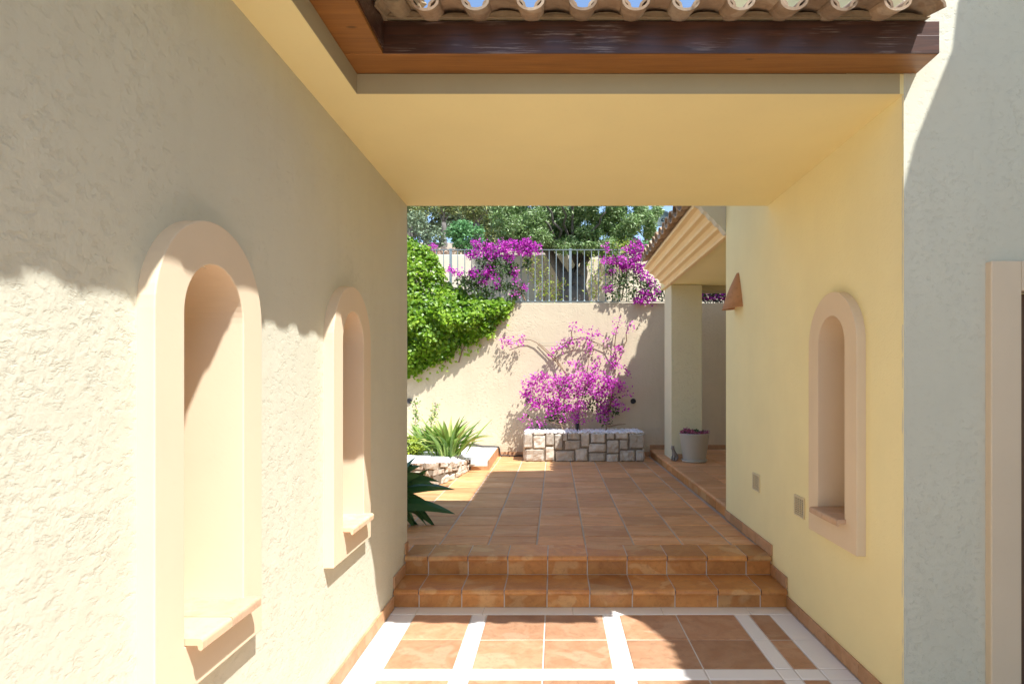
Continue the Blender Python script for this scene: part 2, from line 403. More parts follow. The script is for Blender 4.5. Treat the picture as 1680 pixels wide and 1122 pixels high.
# ------------------------------------------------------------------ the house
house = thing('house', 'cream rendered house with arched niches, covered passage and tiled eaves', 'house', (0, 2.87, 0))
ZC = 2.937; YE = 2.871; YB = 4.715; YR = 5.86
def arch_pts(y0, y1, zb, rr, zs, n=24):             # opening outline (y,z), going up near side, over, down far side
    cy = (y0+y1)/2
    return [(y0, zb)] + [(cy-rr*math.cos(math.pi*i/n), zs+rr*math.sin(math.pi*i/n)) for i in range(n+1)] + [(y1, zb)]

def wall_grid(mb, X, ycuts, zcuts, holes):          # plaster sheet in plane x=X, finely cut, minus holes
    for y0, y1 in zip(ycuts[:-1], ycuts[1:]):
        for z0, z1 in zip(zcuts[:-1], zcuts[1:]):
            if any(h[0]-1e-6 <= y0 and y1 <= h[1]+1e-6 and h[2]-1e-6 <= z0 and z1 <= h[3]+1e-6 for h in holes): continue
            mb.add([(X, y0, z0), (X, y1, z0), (X, y1, z1), (X, y0, z1)], [(0, 1, 2, 3)])
nl = [(1.80, 2.14), (3.165, 3.475)]                  # niche openings in the left wall
nl = [(1.802, 2.142), (3.148, 3.488)]
nr = [(3.355, 3.695)]
holesL = [(a, b, .812, 1.963) for a, b in nl]; holesR = [(a, b, .812, 1.963) for a, b in nr]
mb = MB(); yc = [-3.0] + [v for h in nl for v in h] + [YB]; zc = [-.05, .812, 1.963, 3.3]
wall_grid(mb, XL, yc, zc, holesL)
mb.add([(XL, YB, -.05), (XL-.5, YB, -.05), (XL-.5, YB, 3.3), (XL, YB, 3.3)], [(0, 1, 2, 3)])
mb.add([(XL, -3, -.05), (XL-.5, -3, -.05), (XL-.5, -3, 3.3), (XL, -3, 3.3)], [(0, 3, 2, 1)])
mb.add([(XL-.5, -3, -.05), (XL-.5, YB, -.05), (XL-.5, YB, 3.3), (XL-.5, -3, 3.3)], [(0, 3, 2, 1)])
mb.build('wall', M_cream, house, fix=False, label='left cream plaster wall with two arched niches, half in sun')
# right wing: passage side face, front face, storey above
mb = MB(); yc = [YE, nr[0][0], nr[0][1], YR]; zc = [-.05, .812, 1.963, 5.6]
wall_grid(mb, XR, yc, zc, holesR)
mb.add([(XR, YR, -.05), (6.5, YR, -.05), (6.5, YR, 5.6), (XR, YR, 5.6)], [(0, 1, 2, 3)])
mb.build('wall', M_cream_soft, house, fix=False, label='right passage wall in smooth cream plaster tinted with bounce light, with one niche')
mb = MB()
for (a, b, c, d) in ((XR, 2.155, -.05, 5.6), (2.155, 3.06, 2.05, 5.6), (3.06, 6.5, -.05, 5.6)):
    mb.add([(a, YE, c), (b, YE, c), (b, YE, d), (a, YE, d)], [(0, 1, 2, 3)])
mb.build('wall', M_cream, house, fix=False, label='grey-green shaded front wall right of the passage')

mb = MB(); nz = 150; vs = []; seg = 8                               # rough rounded plaster corner
for j in range(nz+1):
    z = -.04+(5.6)*j/nz
    for k in range(seg):
        a = 2*math.pi*k/seg; r_ = .0115+.003*noise.noise(Vector((k*.9, 3, z*9)))+.003*noise.noise(Vector((7, k, z*33)))
        vs.append((XR+.0105+r_*math.cos(a), YE+.0105+r_*math.sin(a), z))
mb.add(vs, [(j*seg+k, j*seg+(k+1) % seg, (j+1)*seg+(k+1) % seg, (j+1)*seg+k) for j in range(nz) for k in range(seg)])
mb.build('corner_bead', M_cream, house, smooth=True)
def niche(side, y0, y1, name_label):
    X = XL if side > 0 else XR; t = .05; xf = X+side*t; cy = (y0+y1)/2; ri = (y1-y0)/2; ro = .305; zs = 1.797; n = 28
    inn = [(cy-ri*math.cos(math.pi*i/n), zs+ri*math.sin(math.pi*i/n)) for i in range(n+1)]
    out = [(cy-ro*math.cos(math.pi*i/n), zs+ro*math.sin(math.pi*i/n)) for i in range(n+1)]
    zb, zi = .672, .815
    I = [(y0, zi)] + inn + [(y1, zi)]; O = [(cy-ro, zi)] + out + [(cy+ro, zi)]
    mb = MB(); vs = []; k = len(I)
    for (y, z) in I: vs.append((xf, y, z))
    for (y, z) in O: vs.append((xf, y, z))
    for (y, z) in O: vs.append((X-side*.01, y, z))
    for (y, z) in I: vs.append((X-side*.30, y, z))
    fs = []
    for i in range(k-1):
        fs += [(i, i+1, k+i+1, k+i), (k+i, k+i+1, 2*k+i+1, 2*k+i), (i, i+1, 3*k+i+1, 3*k+i)]
    nb = len(vs)
    vs += [(xf, cy-ro, zb), (xf, cy+ro, zb), (X-side*.01, cy-ro, zb), (X-side*.01, cy+ro, zb)]
    fs += [(nb, nb+1, 2*k-1, k-1, 0, k), (nb, k, 2*k, nb+2), (nb+1, 2*k-1, 3*k-1, nb+3), (nb, nb+1, nb+3, nb+2),
           (0, k-1, 4*k-1, 3*k), tuple(range(3*k, 4*k))]
    mb.add(vs, fs)
    o = mb.build('niche_surround', M_peach, house, bevel=.004, seg=3, label=name_label)
    # sill: two tiles with a rolled, dripping front edge
    s = MB(); zt = .838; xo = xf+side*.052
    for a, b in ((y0+.002 if side > 0 else y0-.02, cy-.002), (cy+.002, y1+.02 if side > 0 else y1-.002)):
        if side > 0 and a < cy and b < cy+.01: a = y0+.002
        pr = [(X-side*.28, zt), (xo-side*.012, zt)]
        for q in range(1, 5):
            an = math.pi/2*q/4; pr.append((xo-side*.012+side*.012*math.sin(an), zt-.012+.012*math.cos(an)))
        pr += [(xo, zt-.030), (xo-side*.006, zt-.036), (xo-side*.013, zt-.032), (xo-side*.016, zt-.020), (X-side*.28, zt-.020)]
        s.prof(pr, 'y', a, b, random.random())
    so = s.build('sill', M_sill, None); so.parent = o
    so.data.transform(Matrix.Translation(-house.location))
    return o
niche(+1, *nl[0], 'nearer peach arched surround on the left wall')
niche(+1, *nl[1], 'farther peach arched surround on the left wall, half in shade')
niche(-1, *nr[0], 'peach arched surround on the right passage wall')

# ceiling slab with plaster fascia
mb = MB(); mb.box(XL, YE, ZC, XR+.0, YB, 3.031); mb.box(XL, -3, ZC, -.931, YE, 3.031)
mb.build('ceiling', M_soffit, house, bevel=0)
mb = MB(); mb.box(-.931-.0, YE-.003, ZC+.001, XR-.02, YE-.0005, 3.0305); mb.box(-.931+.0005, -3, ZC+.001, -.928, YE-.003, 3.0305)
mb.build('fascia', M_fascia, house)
# wooden eaves: lower bright board seen from below, dark faces
XE = -.757; YF = 2.698; xend = 1.688
mb = MB(); mb.prof([(-.935, YF), (XE+.001, YF), (xend, YF), (xend+.006, YE), (-.935, YE)], 'z', 3.0325, 3.052)
mb.build('eave_board', M_wood, house, bevel=.003)
mb = MB(); mb.box(-.935, -3, 3.0325, XE-.001, YF-.003, 3.052)
mb.build('eave_board', M_wood, house, bevel=.003)
mb = MB(); mb.box(XE, YF-.006, 3.034, xend, YE-.03, 3.112); mb.box(XE, YF-.006, 3.1123, xend, YE-.03, 3.174)
mb.build('eave_beam', M_woodd, house, bevel=.0008)
mb = MB(); mb.box(-.92, -3, 3.054, XE+.004, YF-.007, 3.174)
mb.build('eave_beam', M_woodd, house, bevel=.0008)

def barrel(mb, p, along, across, up, L, wa, wb_, ha, hb, th, concave, seg=9, r=None):
    """one clay barrel tile; p = centre of its lower end (edge line), wa/wb half widths and ha/hb heights at the two ends"""
    p, along, across, up = map(Vector, (p, along, across, up)); vs = []; sg = -1 if concave else 1
    for (t, w_, h_) in ((0, wa, ha), (L, wb_, hb)):
        for off in (0, th):
            for i in range(seg+1):
                a = math.pi*i/seg
                vs.append(p+along*t+across*(-(w_-off)*math.cos(a))+up*(sg*(h_-off)*math.sin(a)))
    n = seg+1; fs = []
    for i in range(seg):
        fs += [(i, i+1, 2*n+i+1, 2*n+i), (n+i, n+i+1, 3*n+i+1, 3*n+i), (i, i+1, n+i+1, n+i), (2*n+i, 2*n+i+1, 3*n+i+1, 3*n+i)]
    fs += [(0, n, 3*n, 2*n), (seg, n+seg, 3*n+seg, 2*n+seg)]
    mb.add(vs, fs, random.random() if r is None else r)

def tile_roof(mb, origin, across, along, ncol, pitch, courses, expo=.36, wch=.098, hch=.062, hcv=.07, back=.03, wcv=None, cdz=-.004):
    wcv = wcv or wch
    """origin: lip line start (centre of first channel, rim height); along: unit vector up the slope"""
    o, ac, al = map(Vector, (origin, across, along)); upv = ac.cross(al).normalized()
    if upv.z < 0: upv = -upv
    for c in range(ncol):
        for k in range(courses):
            j = [random.uniform(-.006, .006) for _ in range(3)]
            p = o+ac*(pitch*c+j[0])+al*(k*expo+j[1])+upv*(.006*0)
            barrel(mb, p, (al+upv*.03).normalized(), ac, upv, .44, wch*1.04, wch*.86, hch, hch*.86, .011, True)
            q = o+ac*(pitch*(c+.5)+j[2])+al*(back+k*expo+j[0])+upv*cdz
            barrel(mb, q, (al+upv*.03).normalized(), ac, upv, .44, wcv*1.0, wcv*.84, hcv, hcv*.86, .011, False)

# roof over the passage: one slope rising away from the court
sl = math.atan(.24); al = (0, math.cos(sl), math.sin(sl))
mb = MB(); tile_roof(mb, (-.545, 2.53, 3.168), (1, 0, 0), al, 10, .2185, 7, wch=.056, hch=.040, hcv=.052, back=.006, wcv=.092, cdz=-.026)
mb.build('roof_tiles', M_rooft, house, fix=False, label='row of clay barrel tiles over the passage eave')
mb = MB(); s2 = Vector(al)
mb.prof([(2.665, 3.176), (2.668, 3.188), (5.02, 3.745), (5.02, 3.60)], 'x', XE-.3, XR)       # mortar bed + roof deck
for c in range(-1, 10):                                             # mortar packed under every cover tile
    xc_ = -.545+.2185*(c+.5); mb.prof([(xc_-.07+.14*(.5-.5*math.cos(math.pi*i/8)), 3.185+.020*math.sin(math.pi*i/8)) for i in range(9)], 'y', 2.672+random.uniform(-.01, .01), 3.0)
for i in range(26):                                                  # lumpy mortar and shards packed into the valley corner
    cx_, cy_, cz_ = XE+.01+random.uniform(0, .16), 2.60+random.uniform(-.06, .1), 3.185+random.uniform(0, .06)+max(0, .03); s_ = random.uniform(.02, .045); q_ = []
    for (a, b, c) in ((1, 0, 0), (-1, 0, 0), (0, 1, 0), (0, -1, 0), (0, 0, 1), (0, 0, -.8)): q_.append((cx_+a*s_*random.uniform(.7, 1.5), cy_+b*s_*random.uniform(.7, 1.4), cz_+c*s_*random.uniform(.7, 1.2)))
    mb.add(q_, [(0, 2, 4), (2, 1, 4), (1, 3, 4), (3, 0, 4), (2, 0, 5), (1, 2, 5), (3, 1, 5), (0, 3, 5)])
barrel(mb, (-.655, 2.537, 3.145), al, (1, 0, 0), (0, -al[2], al[1]), .44, .095, .08, .052, .045, .011, False)
barrel(mb, (XE+.085, 2.50, 3.180), (0, .98, .2), (1, 0, 0), (0, -.2, .98), .3, .05, .045, .04, .04, .01, True)
mb.build('roof_mortar', M_mortar, house, fix=False)
# left wing roof, falling toward the court
all_ = (-math.cos(sl), 0, math.sin(sl))
mb = MB(); tile_roof(mb, (-.558, -2.9, 3.190), (0, 1, 0), all_, 25, .2185, 6, wch=.060, hch=.040, hcv=.055, back=-.004, wcv=.098, cdz=-.026)
mb.build('roof_tiles', M_rooft, house, fix=False, label='clay tiles of the left wing roof')
mb = MB(); mb.prof([(XE+.02, 3.176), (XE+.03, 3.205), (-3.2, 3.80), (-3.2, 3.5)], 'y', -3, 5.0); mb.build('roof_deck', M_mortar, house, fix=False)
# rear part of the left wing roof closes over the passage roof
mb = MB(); mb.box(-3.2, -3, -.05, XL-.5, YB, 3.4); mb.build('wall', M_cream, house)
# upper roof over the right wing
al2 = (math.cos(sl), 0, math.sin(sl))
mb = MB(); tile_roof(mb, (1.37, 2.55, 5.77), (0, 1, 0), al2, 17, .2185, 5, wch=.072, wcv=.09, back=.10)
mb.build('roof_tiles', M_rooft, house, fix=False, label='upper storey roof tiles')
mb = MB(); mb.prof([(1.55, 5.62), (1.5, 5.74), (6.5, 6.95), (6.5, 5.62)], 'y', 2.58, 6.12)
mb.box(3.06, 5.95, 0.0, 6.5, 9.3, 5.7); mb.build('roof_deck', M_cream, house, fix=False)  # the box is an unseen rear block, added to shade the garden wall
mb = MB(); tile_roof(mb, (2.95, 6.25, 5.77), (0, 1, 0), al2, 15, .2185, 5); mb.build('roof_tiles', M_rooft, house, fix=False, label='roof tiles of the unseen rear block added to shade the garden wall')
# right-hand wing beside the court (its eave throws the scalloped shade)
mb = MB(); mb.box(3.15, -5, -.05, 6.5, 2.86, 4.95); mb.build('wall', M_cream, house, label='wing at the right side of the court')
mb = MB(); tile_roof(mb, (2.80, -4.9, 5.02), (0, 1, 0), al2, 31, .2185, 4, wch=.078, wcv=.09, back=.09)
mb.build('roof_tiles', M_rooft, house, fix=False, label='tiles of the right court wing')
mb = MB(); mb.prof([(3.0, 4.951), (2.96, 5.0), (6.5, 5.85), (6.5, 4.951)], 'y', -4.95, 1.62)
mb.prof([(2.82, 1.35), (2.72, 1.62), (2.665, 1.77), (2.655, 1.98), (2.59, 2.08), (2.46, 2.4), (2.46, 2.85), (6.5, 2.85), (6.5, 1.35)], 'z', 4.975, 5.015)  # unseen slab, outline shaped to cast the shade edge on the front wall
mb.build('roof_deck', M_cream, house)

# skirting tiles
mb = MB()
def skirt_y(mb, X, side, y0, y1, z, L=.40, h=.085):
    y = y0
    while y < y1-.01:
        b = min(y+L, y1); mb.box(min(X, X+side*.012), y+.0025, z, max(X, X+side*.012), b-.0025, z+h, random.random()); y = b
for (X_, s_, a_, b_, z_, L_) in ((XL, 1, -2.9, 4.305, .001, .40), (XR, -1, YE+.003, 4.305, .001, .40), (XL, 1, 4.30, 4.625, .131, .2), (XR, -1, 4.30, 4.625, .131, .2),
                                 (XL, 1, 4.628, YB, Z2+.002, .4), (XR, -1, 4.60, YR, Z2+.002, .36)):
    mb = MB(); skirt_y(mb, X_, s_, a_, b_, z_, L_); mb.build('skirting', M_skirt, house, bevel=.003)
# front wall skirting beyond the corner
# door surround, door
mb = MB(); xs0, xs1 = 2.016, 2.157; yt = YE-.04
mb.box(xs0, yt, 0, xs1, YE+.06, 2.15); mb.box(xs1, yt, 2.01, 3.06, YE+.06, 2.15); mb.box(3.06, yt, 0, 3.2, YE+.06, 2.15)
mb.build('door_surround', M_peach, house, bevel=.006, seg=3)
mb = MB(); mb.box(2.16, YE+.061, .02, 3.055, YE+.11, 2.01); o = mb.build('door', M_door, house, bevel=.004)
mb = MB(); 
for zz in (.15, 1.1):
    for xx in (2.26, 2.66): mb.box(xx, YE+.052, zz, xx+.3, YE+.063, zz+.78)
q = mb.build('door_panel', M_door, None, bevel=.01); q.parent = o; q.data.transform(Matrix.Translation(-house.location))
mb = MB(); mb.box(2.157, YE-.02, .0, 3.06, YE+.06, .03); mb.build('doorstep', M_white, house, bevel=.003)

# vents in the right wall
def vent(yc_, zc_):
    mb = MB(); hw, hh = .082, .068; x0 = XR-.010
    mb.box(x0, yc_-hw, zc_-hh, XR+.003, yc_-hw+.012, zc_+hh); mb.box(x0, yc_+hw-.012, zc_-hh, XR+.003, yc_+hw, zc_+hh)
    mb.box(x0, yc_-hw+.012, zc_-hh, XR+.003, yc_+hw-.012, zc_-hh+.01); mb.box(x0, yc_-hw+.012, zc_+hh-.01, XR+.003, yc_+hw-.012, zc_+hh)
    for i in range(9):
        z = zc_-hh+.016+i*.0128; mb.box(x0+.002, yc_-hw+.0125, z, XR-.001, yc_+hw-.0125, z+.005)
    for i in range(1, 4):
        y = yc_-hw+.012+i*.035; mb.box(x0+.001, y, zc_-hh+.0105, XR-.0015, y+.004, zc_+hh-.0105)
    o = mb.build('vent', M_vent, house)
    mb = MB(); mb.box(XR-.0008, yc_-hw+.011, zc_-hh+.009, XR+.001, yc_+hw-.011, zc_+hh-.009)
    k = mb.build('vent_backing', M_dark, None); k.parent = o; k.data.transform(Matrix.Translation(-house.location))
vent(4.085, .757); vent(4.965, .772)

# wall lamp: half cone of clay
lamp = thing('wall_lamp', 'terracotta half-cone wall lamp high on the right passage wall', 'wall lamp', (XR, 5.46, 2.24))
mb = MB(); n = 14; H = .31; vs = []
for (t_, rr, th) in ((0, .142, 0), (.35, .108, 0), (.7, .062, 0), (1, .016, 0), (1, .010, 1), (.7, .052, 1), (.35, .098, 1), (0, .131, 1)):
    for i in range(n+1):
        a = math.pi*i/n; vs.append((XR-rr*1.02*math.sin(a), 5.46-rr*.92*math.cos(a), 2.24+t_*H+.018*math.sin(a)*(1-t_)*(-1)))
fs = [(j*(n+1)+i, j*(n+1)+i+1, ((j+1) % 8)*(n+1)+i+1, ((j+1) % 8)*(n+1)+i) for j in range(8) for i in range(n)]
mb.add(vs, fs); mb.build('lamp_shade', M_clay, lamp, smooth=False)
mb = MB(); mb.box(XR-.05, 5.44, 2.30, XR-.001, 5.48, 2.34); mb.lathe([(0, 2.262), (.018, 2.27), (.022, 2.30), (.016, 2.33), (0, 2.34)], XR-.06, 5.46, 10)
mb.build('lamp_holder', M_white, lamp)

# ------------------------------------------------------------------ porch at the back right
porch = thing('porch', 'open porch with square plaster pillar, stepped peach cornice and clay tile roof', 'porch', (2.0, 9.5, 0))
mb = MB(); mb.box(1.655, YR+.005, 0, 6.4, YW-.003, Z3-.012); mb.build('porch_floor', M_grout2, porch)
mb = MB(); ycc = [YR+.006+.395*k for k in range(13)]
for i, x0 in enumerate([1.64] + [1.64+.33+.395*k for k in range(9)]):
    x1 = 1.97 if i == 0 else x0+.395
    for y0 in ycc:
        y1 = min(y0+.395, YW-.004)
        if y1-y0 < .05: continue
        if i == 0:
            pr = [(x1-.004, Z3), (1.658, Z3)] + [(1.658-.022*math.sin(math.pi/2*q/4), Z3-.02+.02*math.cos(math.pi/2*q/4)) for q in range(1, 5)] + [(1.638, Z3-.034), (1.654, Z3-.034), (1.66, Z3-.022), (x1-.004, Z3-.022)]
            mb.prof(pr, 'y', y0+.004, y1-.004, random.random())
        else: mb.tile(x0+.004, y0+.004, Z3-.03, x1-.004, y1-.004, Z3)
mb.build('porch_tiles', M_floor2, porch)
mb = MB()
for y0 in ycc:
    if min(y0+.395, YW)-y0 > .05: mb.box(1.641, y0+.004, Z2+.002, 1.656, min(y0+.395, YW)-.004, Z3-.036, random.random())
mb.build('riser', M_step, porch)
PX0, PX1, PY0, PY1 = 1.762, 2.235, 9.32, 9.89
mb = MB(); mb.box(PX0, PY0, Z3-.01, PX1, PY1, 3.05); mb.build('pillar', M_pillar, porch, bevel=.012, seg=3)
mb = MB(); mb.box(PX0+.01, PY0-.012, Z3, PX1+.012, PY0, Z3+.08); mb.box(PX1, PY0, Z3, PX1+.012, PY1, Z3+.08)
mb.build('skirting', M_skirt, porch, bevel=.002)
mb = MB(); mb.box(1.712, YR+.01, 3.052, 6.4, 9.95, 3.15); mb.build('porch_ceiling', M_soffit, porch)
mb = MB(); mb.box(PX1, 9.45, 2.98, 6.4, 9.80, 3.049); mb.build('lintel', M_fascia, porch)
mb = MB(); yn, yf_ = 5.97, 9.10; pr = [(1.70, 3.02)]
x, z = 1.655, 3.02                                    # stepped cornice in profile (x,z)
pts = [(1.71, 3.00), (1.66, 3.00)]
for k in range(4):
    xa = 1.66-.078*k; za = 3.00+.070*k
    pts += [(xa, za+.030), (xa-.028, za+.062), (xa-.078, za+.070)]
pts += [(1.348, 3.315), (1.9, 3.315), (1.9, 3.153), (1.71, 3.153)]
mb.prof(pts, 'y', yn, yf_+.22); 
o = mb.build('cornice', M_cornice, porch, bevel=.006)
# cornice return along the far side
mb = MB(); mb.box(1.9, 9.05, 3.152, 6.4, 9.95, 3.32); mb.build('eave_block', M_cornice, porch)
mb = MB(); tile_roof(mb, (1.262, 6.02, 3.395), (0, 1, 0), al2, 13, .245, 5, wch=.105, hch=.075, hcv=.09, back=.04)
mb.build('porch_roof_tiles', M_rooft, porch, fix=False)
mb = MB(); mb.prof([(1.36, 3.317), (1.36, 3.345), (3.3, 3.80), (3.3, 3.317)], 'y', 6.0, 9.28); mb.build('porch_roof_deck', M_mortar, porch, fix=False)
# plaster return that closes the near end of the cornice
mb = MB(); pts = [(XR, 3.0)]
for k in range(5):
    xa = 1.61-.062*k; za = 3.03+.062*k; pts += [(xa, za), (xa-.03, za+.045)]
pts += [(1.30, 3.5), (1.62, 3.6), (1.9, 3.6), (1.9, 3.0)]
mb.prof([(x_, z_) for x_, z_ in pts], 'y', YR+.004, 5.965); mb.build('plaster_return', M_cream, porch)

# ------------------------------------------------------------------ garden wall and what is on it
gw = thing('garden_wall', 'tall sand coloured rendered garden wall closing the terrace below the railing', 'wall', (0, YW, 0))
mb = MB(); mb.box(-9, YW, -.05, 9, YW+.25, 2.935); mb.build('wall', M_garden, gw, bevel=.012, seg=2)
mb = MB()
x = -1.0
while x < 9: mb.box(x+.003, YW-.012, Z2+.001 if x < 1.63 else Z3+.001, x+.327, YW, (Z2 if x < 1.63 else Z3)+.075, random.random()); x += .33
mb.build('skirting', M_skirt, gw)

uw = thing('upper_garden_wall', 'long pale garden wall behind the railing, split by the olive trunk', 'wall', (0, 14, 2.8))
mb = MB(); mb.box(-14, 14, 2.3, .30, 14.25, 4.46); mb.box(.301, 14, 2.3, 14, 14.25, 4.38); mb.build('wall', M_upper, uw, bevel=.02)
mb = MB(); mb.box(-.10, 13.85, 2.3, .17, 14.0, 4.2); mb.build('wall_pier', M_peach, uw, bevel=.02)

rail = thing('railing', 'grey galvanised railing with thin upright bars on top of the garden wall', 'railing', (0, YW+.10, 2.935))
yr = YW+.10
mb = MB(); mb.box(-4.6, yr-.018, 3.872, 8, yr+.018, 3.882); mb.box(-4.6, yr-.012, 2.965, 8, yr+.012, 2.975)
mb.build('rail', M_metal, rail)
base_x = (935.7-VX)*yr/F; pn = base_x-.1225
k = 0
for i in range(-38, 46):
    x = base_x+i*.1235
    if not -4.6 < x < 4.0: continue
    mb = MB()
    if i % 17 == 0:
        mb.box(x-.022, yr-.012, 2.93, x+.022, yr+.012, 3.90); mb.build('post', M_metal, rail)
    else:
        mb.box(x-.0065, yr-.0065, 2.974, x+.0065, yr+.0065, 3.873)
        for (a, b) in ((2.974, 3.03), (3.82, 3.873)):
            mb.add([(x-.016, yr-.016, a), (x+.016, yr-.016, a), (x+.016, yr+.016, a), (x-.016, yr+.016, a), (x, yr, b)] if a < 3.5 else
                   [(x-.016, yr-.016, b), (x+.016, yr-.016, b), (x+.016, yr+.016, b), (x-.016, yr+.016, b), (x, yr, a)], [(0, 1, 2, 3), (0, 1, 4), (1, 2, 4), (2, 3, 4), (3, 0, 4)])
        mb.build('bar', M_metal, rail, fix=False)

for (px, py, lab) in ((1039, 658, 'small round black wall light right of the pink bougainvillea, in shade'),
                      (866, 657, 'small round black wall light half hidden at the left of the pink bougainvillea'),
                      (671, 658, 'small round black wall light by the tall weeds at the left')):
    x, y, z = P(px, py, YW-.03); o = thing('wall_light', lab, 'wall light', (x, YW, z), group='black wall lights on the garden wall')
    mb = MB(); n = 20; vs = []
    for (rr, yy) in ((.046, YW+.001), (.046, YW-.022), (.038, YW-.030), (.030, YW-.024), (.0, YW-.022)):
        for i in range(n): vs.append((x+rr*math.cos(2*math.pi*i/n), yy, z+rr*math.sin(2*math.pi*i/n)))
    mb.add(vs, [(j*n+i, j*n+(i+1) % n, (j+1)*n+(i+1) % n, (j+1)*n+i) for j in range(4) for i in range(n)])
    mb.build('light_housing', M_black, o)

# ------------------------------------------------------------------ stone planters
def stone(mb, quad, nrm, depth=.05, n=7):
    """one dressed stone: quad = four corners (ccw from below left), domed toward nrm"""
    q = [Vector(v) for v in quad]; nrm = Vector(nrm).normalized(); seed = Vector((random.uniform(0, 50),)*3)
    vs = []
    for j in range(n+1):
        for i in range(n+1):
            u, v = i/n, j/n
            # rounded corners
            cu, cv = abs(2*u-1), abs(2*v-1); sh = max(0, (cu**8+cv**8)-1)*.03
            uu = .5+(u-.5)*(1-sh); vv = .5+(v-.5)*(1-sh)
            p = (q[0]*(1-uu)+q[1]*uu)*(1-vv)+(q[3]*(1-uu)+q[2]*uu)*vv
            e = max(cu, cv); h = depth*(1-e**8)*.30 if e < 1 else -depth*.7
            h += .016*noise.noise(p*16+seed)*(1 if e < 1 else 0)
            p = p+nrm*h+Vector((noise.noise(p*9+seed), 0, noise.noise(p*9-seed)))*.006
            vs.append(p)
    mb.add(vs, [(j*(n+1)+i, j*(n+1)+i+1, (j+1)*(n+1)+i+1, (j+1)*(n+1)+i) for j in range(n) for i in range(n)], random.random())

planter = thing('stone_planter', 'long limestone planter against the garden wall under the pink bougainvillea', 'planter', (.47, 10.3, Z2))
YP = 9.95
def zq(zx, zy, d=YP): return P(840+zx/3.74, 560+zy/3.74, d)
mb = MB()
SQ = [(72,560,125,658),(127,575,205,658),(207,562,257,640),(260,565,312,668),(314,565,338,610),(340,562,420,600),(320,606,425,665),(425,560,475,650),(480,562,575,622),(580,562,630,600),(632,560,715,600),(717,562,812,660),
      (75,660,200,738),(204,643,258,738),(262,671,385,738),(387,652,467,738),(466,627,580,680),(471,684,576,738),(581,603,658,688),(661,603,714,662),(660,665,757,738),(580,692,654,738),(760,664,812,738),(127,561,205,573)]
for (a, b, c, d) in SQ:
    j = lambda: random.uniform(-1.8, 1.8)
    cs = [zq(a-2.6+j(), d+2.6+j()), zq(c+2.6+j(), d+2.6+j()), zq(c+2.6+j(), b-2.6+j()), zq(a-2.6+j(), b-2.6+j())]
    stone(mb, cs, (0, -1, 0))
x0p, x1p = zq(72, 0)[0], zq(812, 0)[0]
for (xx, s_) in ((x0p, -1), (x1p, 1)):                                # end faces
    for (za, zb) in ((Z2, .52), (.52, .755)):
        ya = YP+.02
        for L in (.22, .25, .2):
            yb = min(ya+L, YW); stone(mb, [(xx, yb if s_ < 0 else ya, za), (xx, ya if s_ < 0 else yb, za), (xx, ya if s_ < 0 else yb, zb), (xx, yb if s_ < 0 else ya, zb)], (s_, 0, 0), .03); ya = yb
mb.build('stonework', M_stone, planter, fix=False)
mb = MB(); mb.box(x0p+.03, YP+.012, Z2, x1p-.03, YW-.004, .725); mb.build('soil', M_joint, planter)

def pebbles(name, pts, label, r=(.012, .026)):
    ico = bmesh.new(); bmesh.ops.create_icosphere(ico, subdivisions=1, radius=1.0)
    bv = np.array([v.co[:] for v in ico.verts]); bf = np.array([[v.index for v in f.verts] for f in ico.faces]); ico.free()
    n = len(pts); s = rng.uniform(r[0], r[1], (n, 1, 1))*np.concatenate([rng.uniform(.8, 1.3, (n, 1, 2)), rng.uniform(.5, .9, (n, 1, 1))], 2)
    V = bv[None]*s+pts[:, None]; Fc = (bf[None]+np.arange(n)[:, None, None]*len(bv)).reshape(-1, 3)
    o = np_mesh(name, V.reshape(-1, 3), Fc, np.repeat(rng.uniform(0, 1, n), len(bv)), M_pebble, smooth=True)
    return tag(o, label, 'gravel', kind='stuff')
n = 1900; pp = np.stack([rng.uniform(x0p+.01, x1p-.01, n), rng.uniform(YP, YW-.02, n), rng.uniform(.725, .752, n)], 1)
pebbles('gravel', pp, 'white pebbles filling the long planter under the bougainvillea')

# left raised bed: curved rubble wall
bed = thing('stone_planter', 'low rubble stone planter with strappy green plant at the left of the terrace', 'planter', (-1.7, 8.6, Z2))
path = [(-3.6, 7.40), (-2.6, 7.42), (-1.95, 7.46), (-1.62, 7.52), (-1.47, 7.70), (-1.38, 8.0), (-1.315, 8.4), (-1.26, 8.98)]
tops = [.615, .61, .605, .60, .58, .545, .50, .445]
pv = [Vector((a, b, 0)) for a, b in path]; cum = [0]
for a, b in zip(pv[:-1], pv[1:]): cum.append(cum[-1]+(b-a).length)
def at(s):
    s = max(0, min(cum[-1]-1e-4, s))
    for i in range(len(cum)-1):
        if s <= cum[i+1]:
            t = (s-cum[i])/(cum[i+1]-cum[i]); p = pv[i].lerp(pv[i+1], t); d = (pv[i+1]-pv[i]).normalized()
            return p, Vector((d.y, -d.x, 0)), tops[i]*(1-t)+tops[i+1]*t
mb = MB(); tot = cum[-1]
rowj = [0, .36, .68, 1.0]; prevs = None
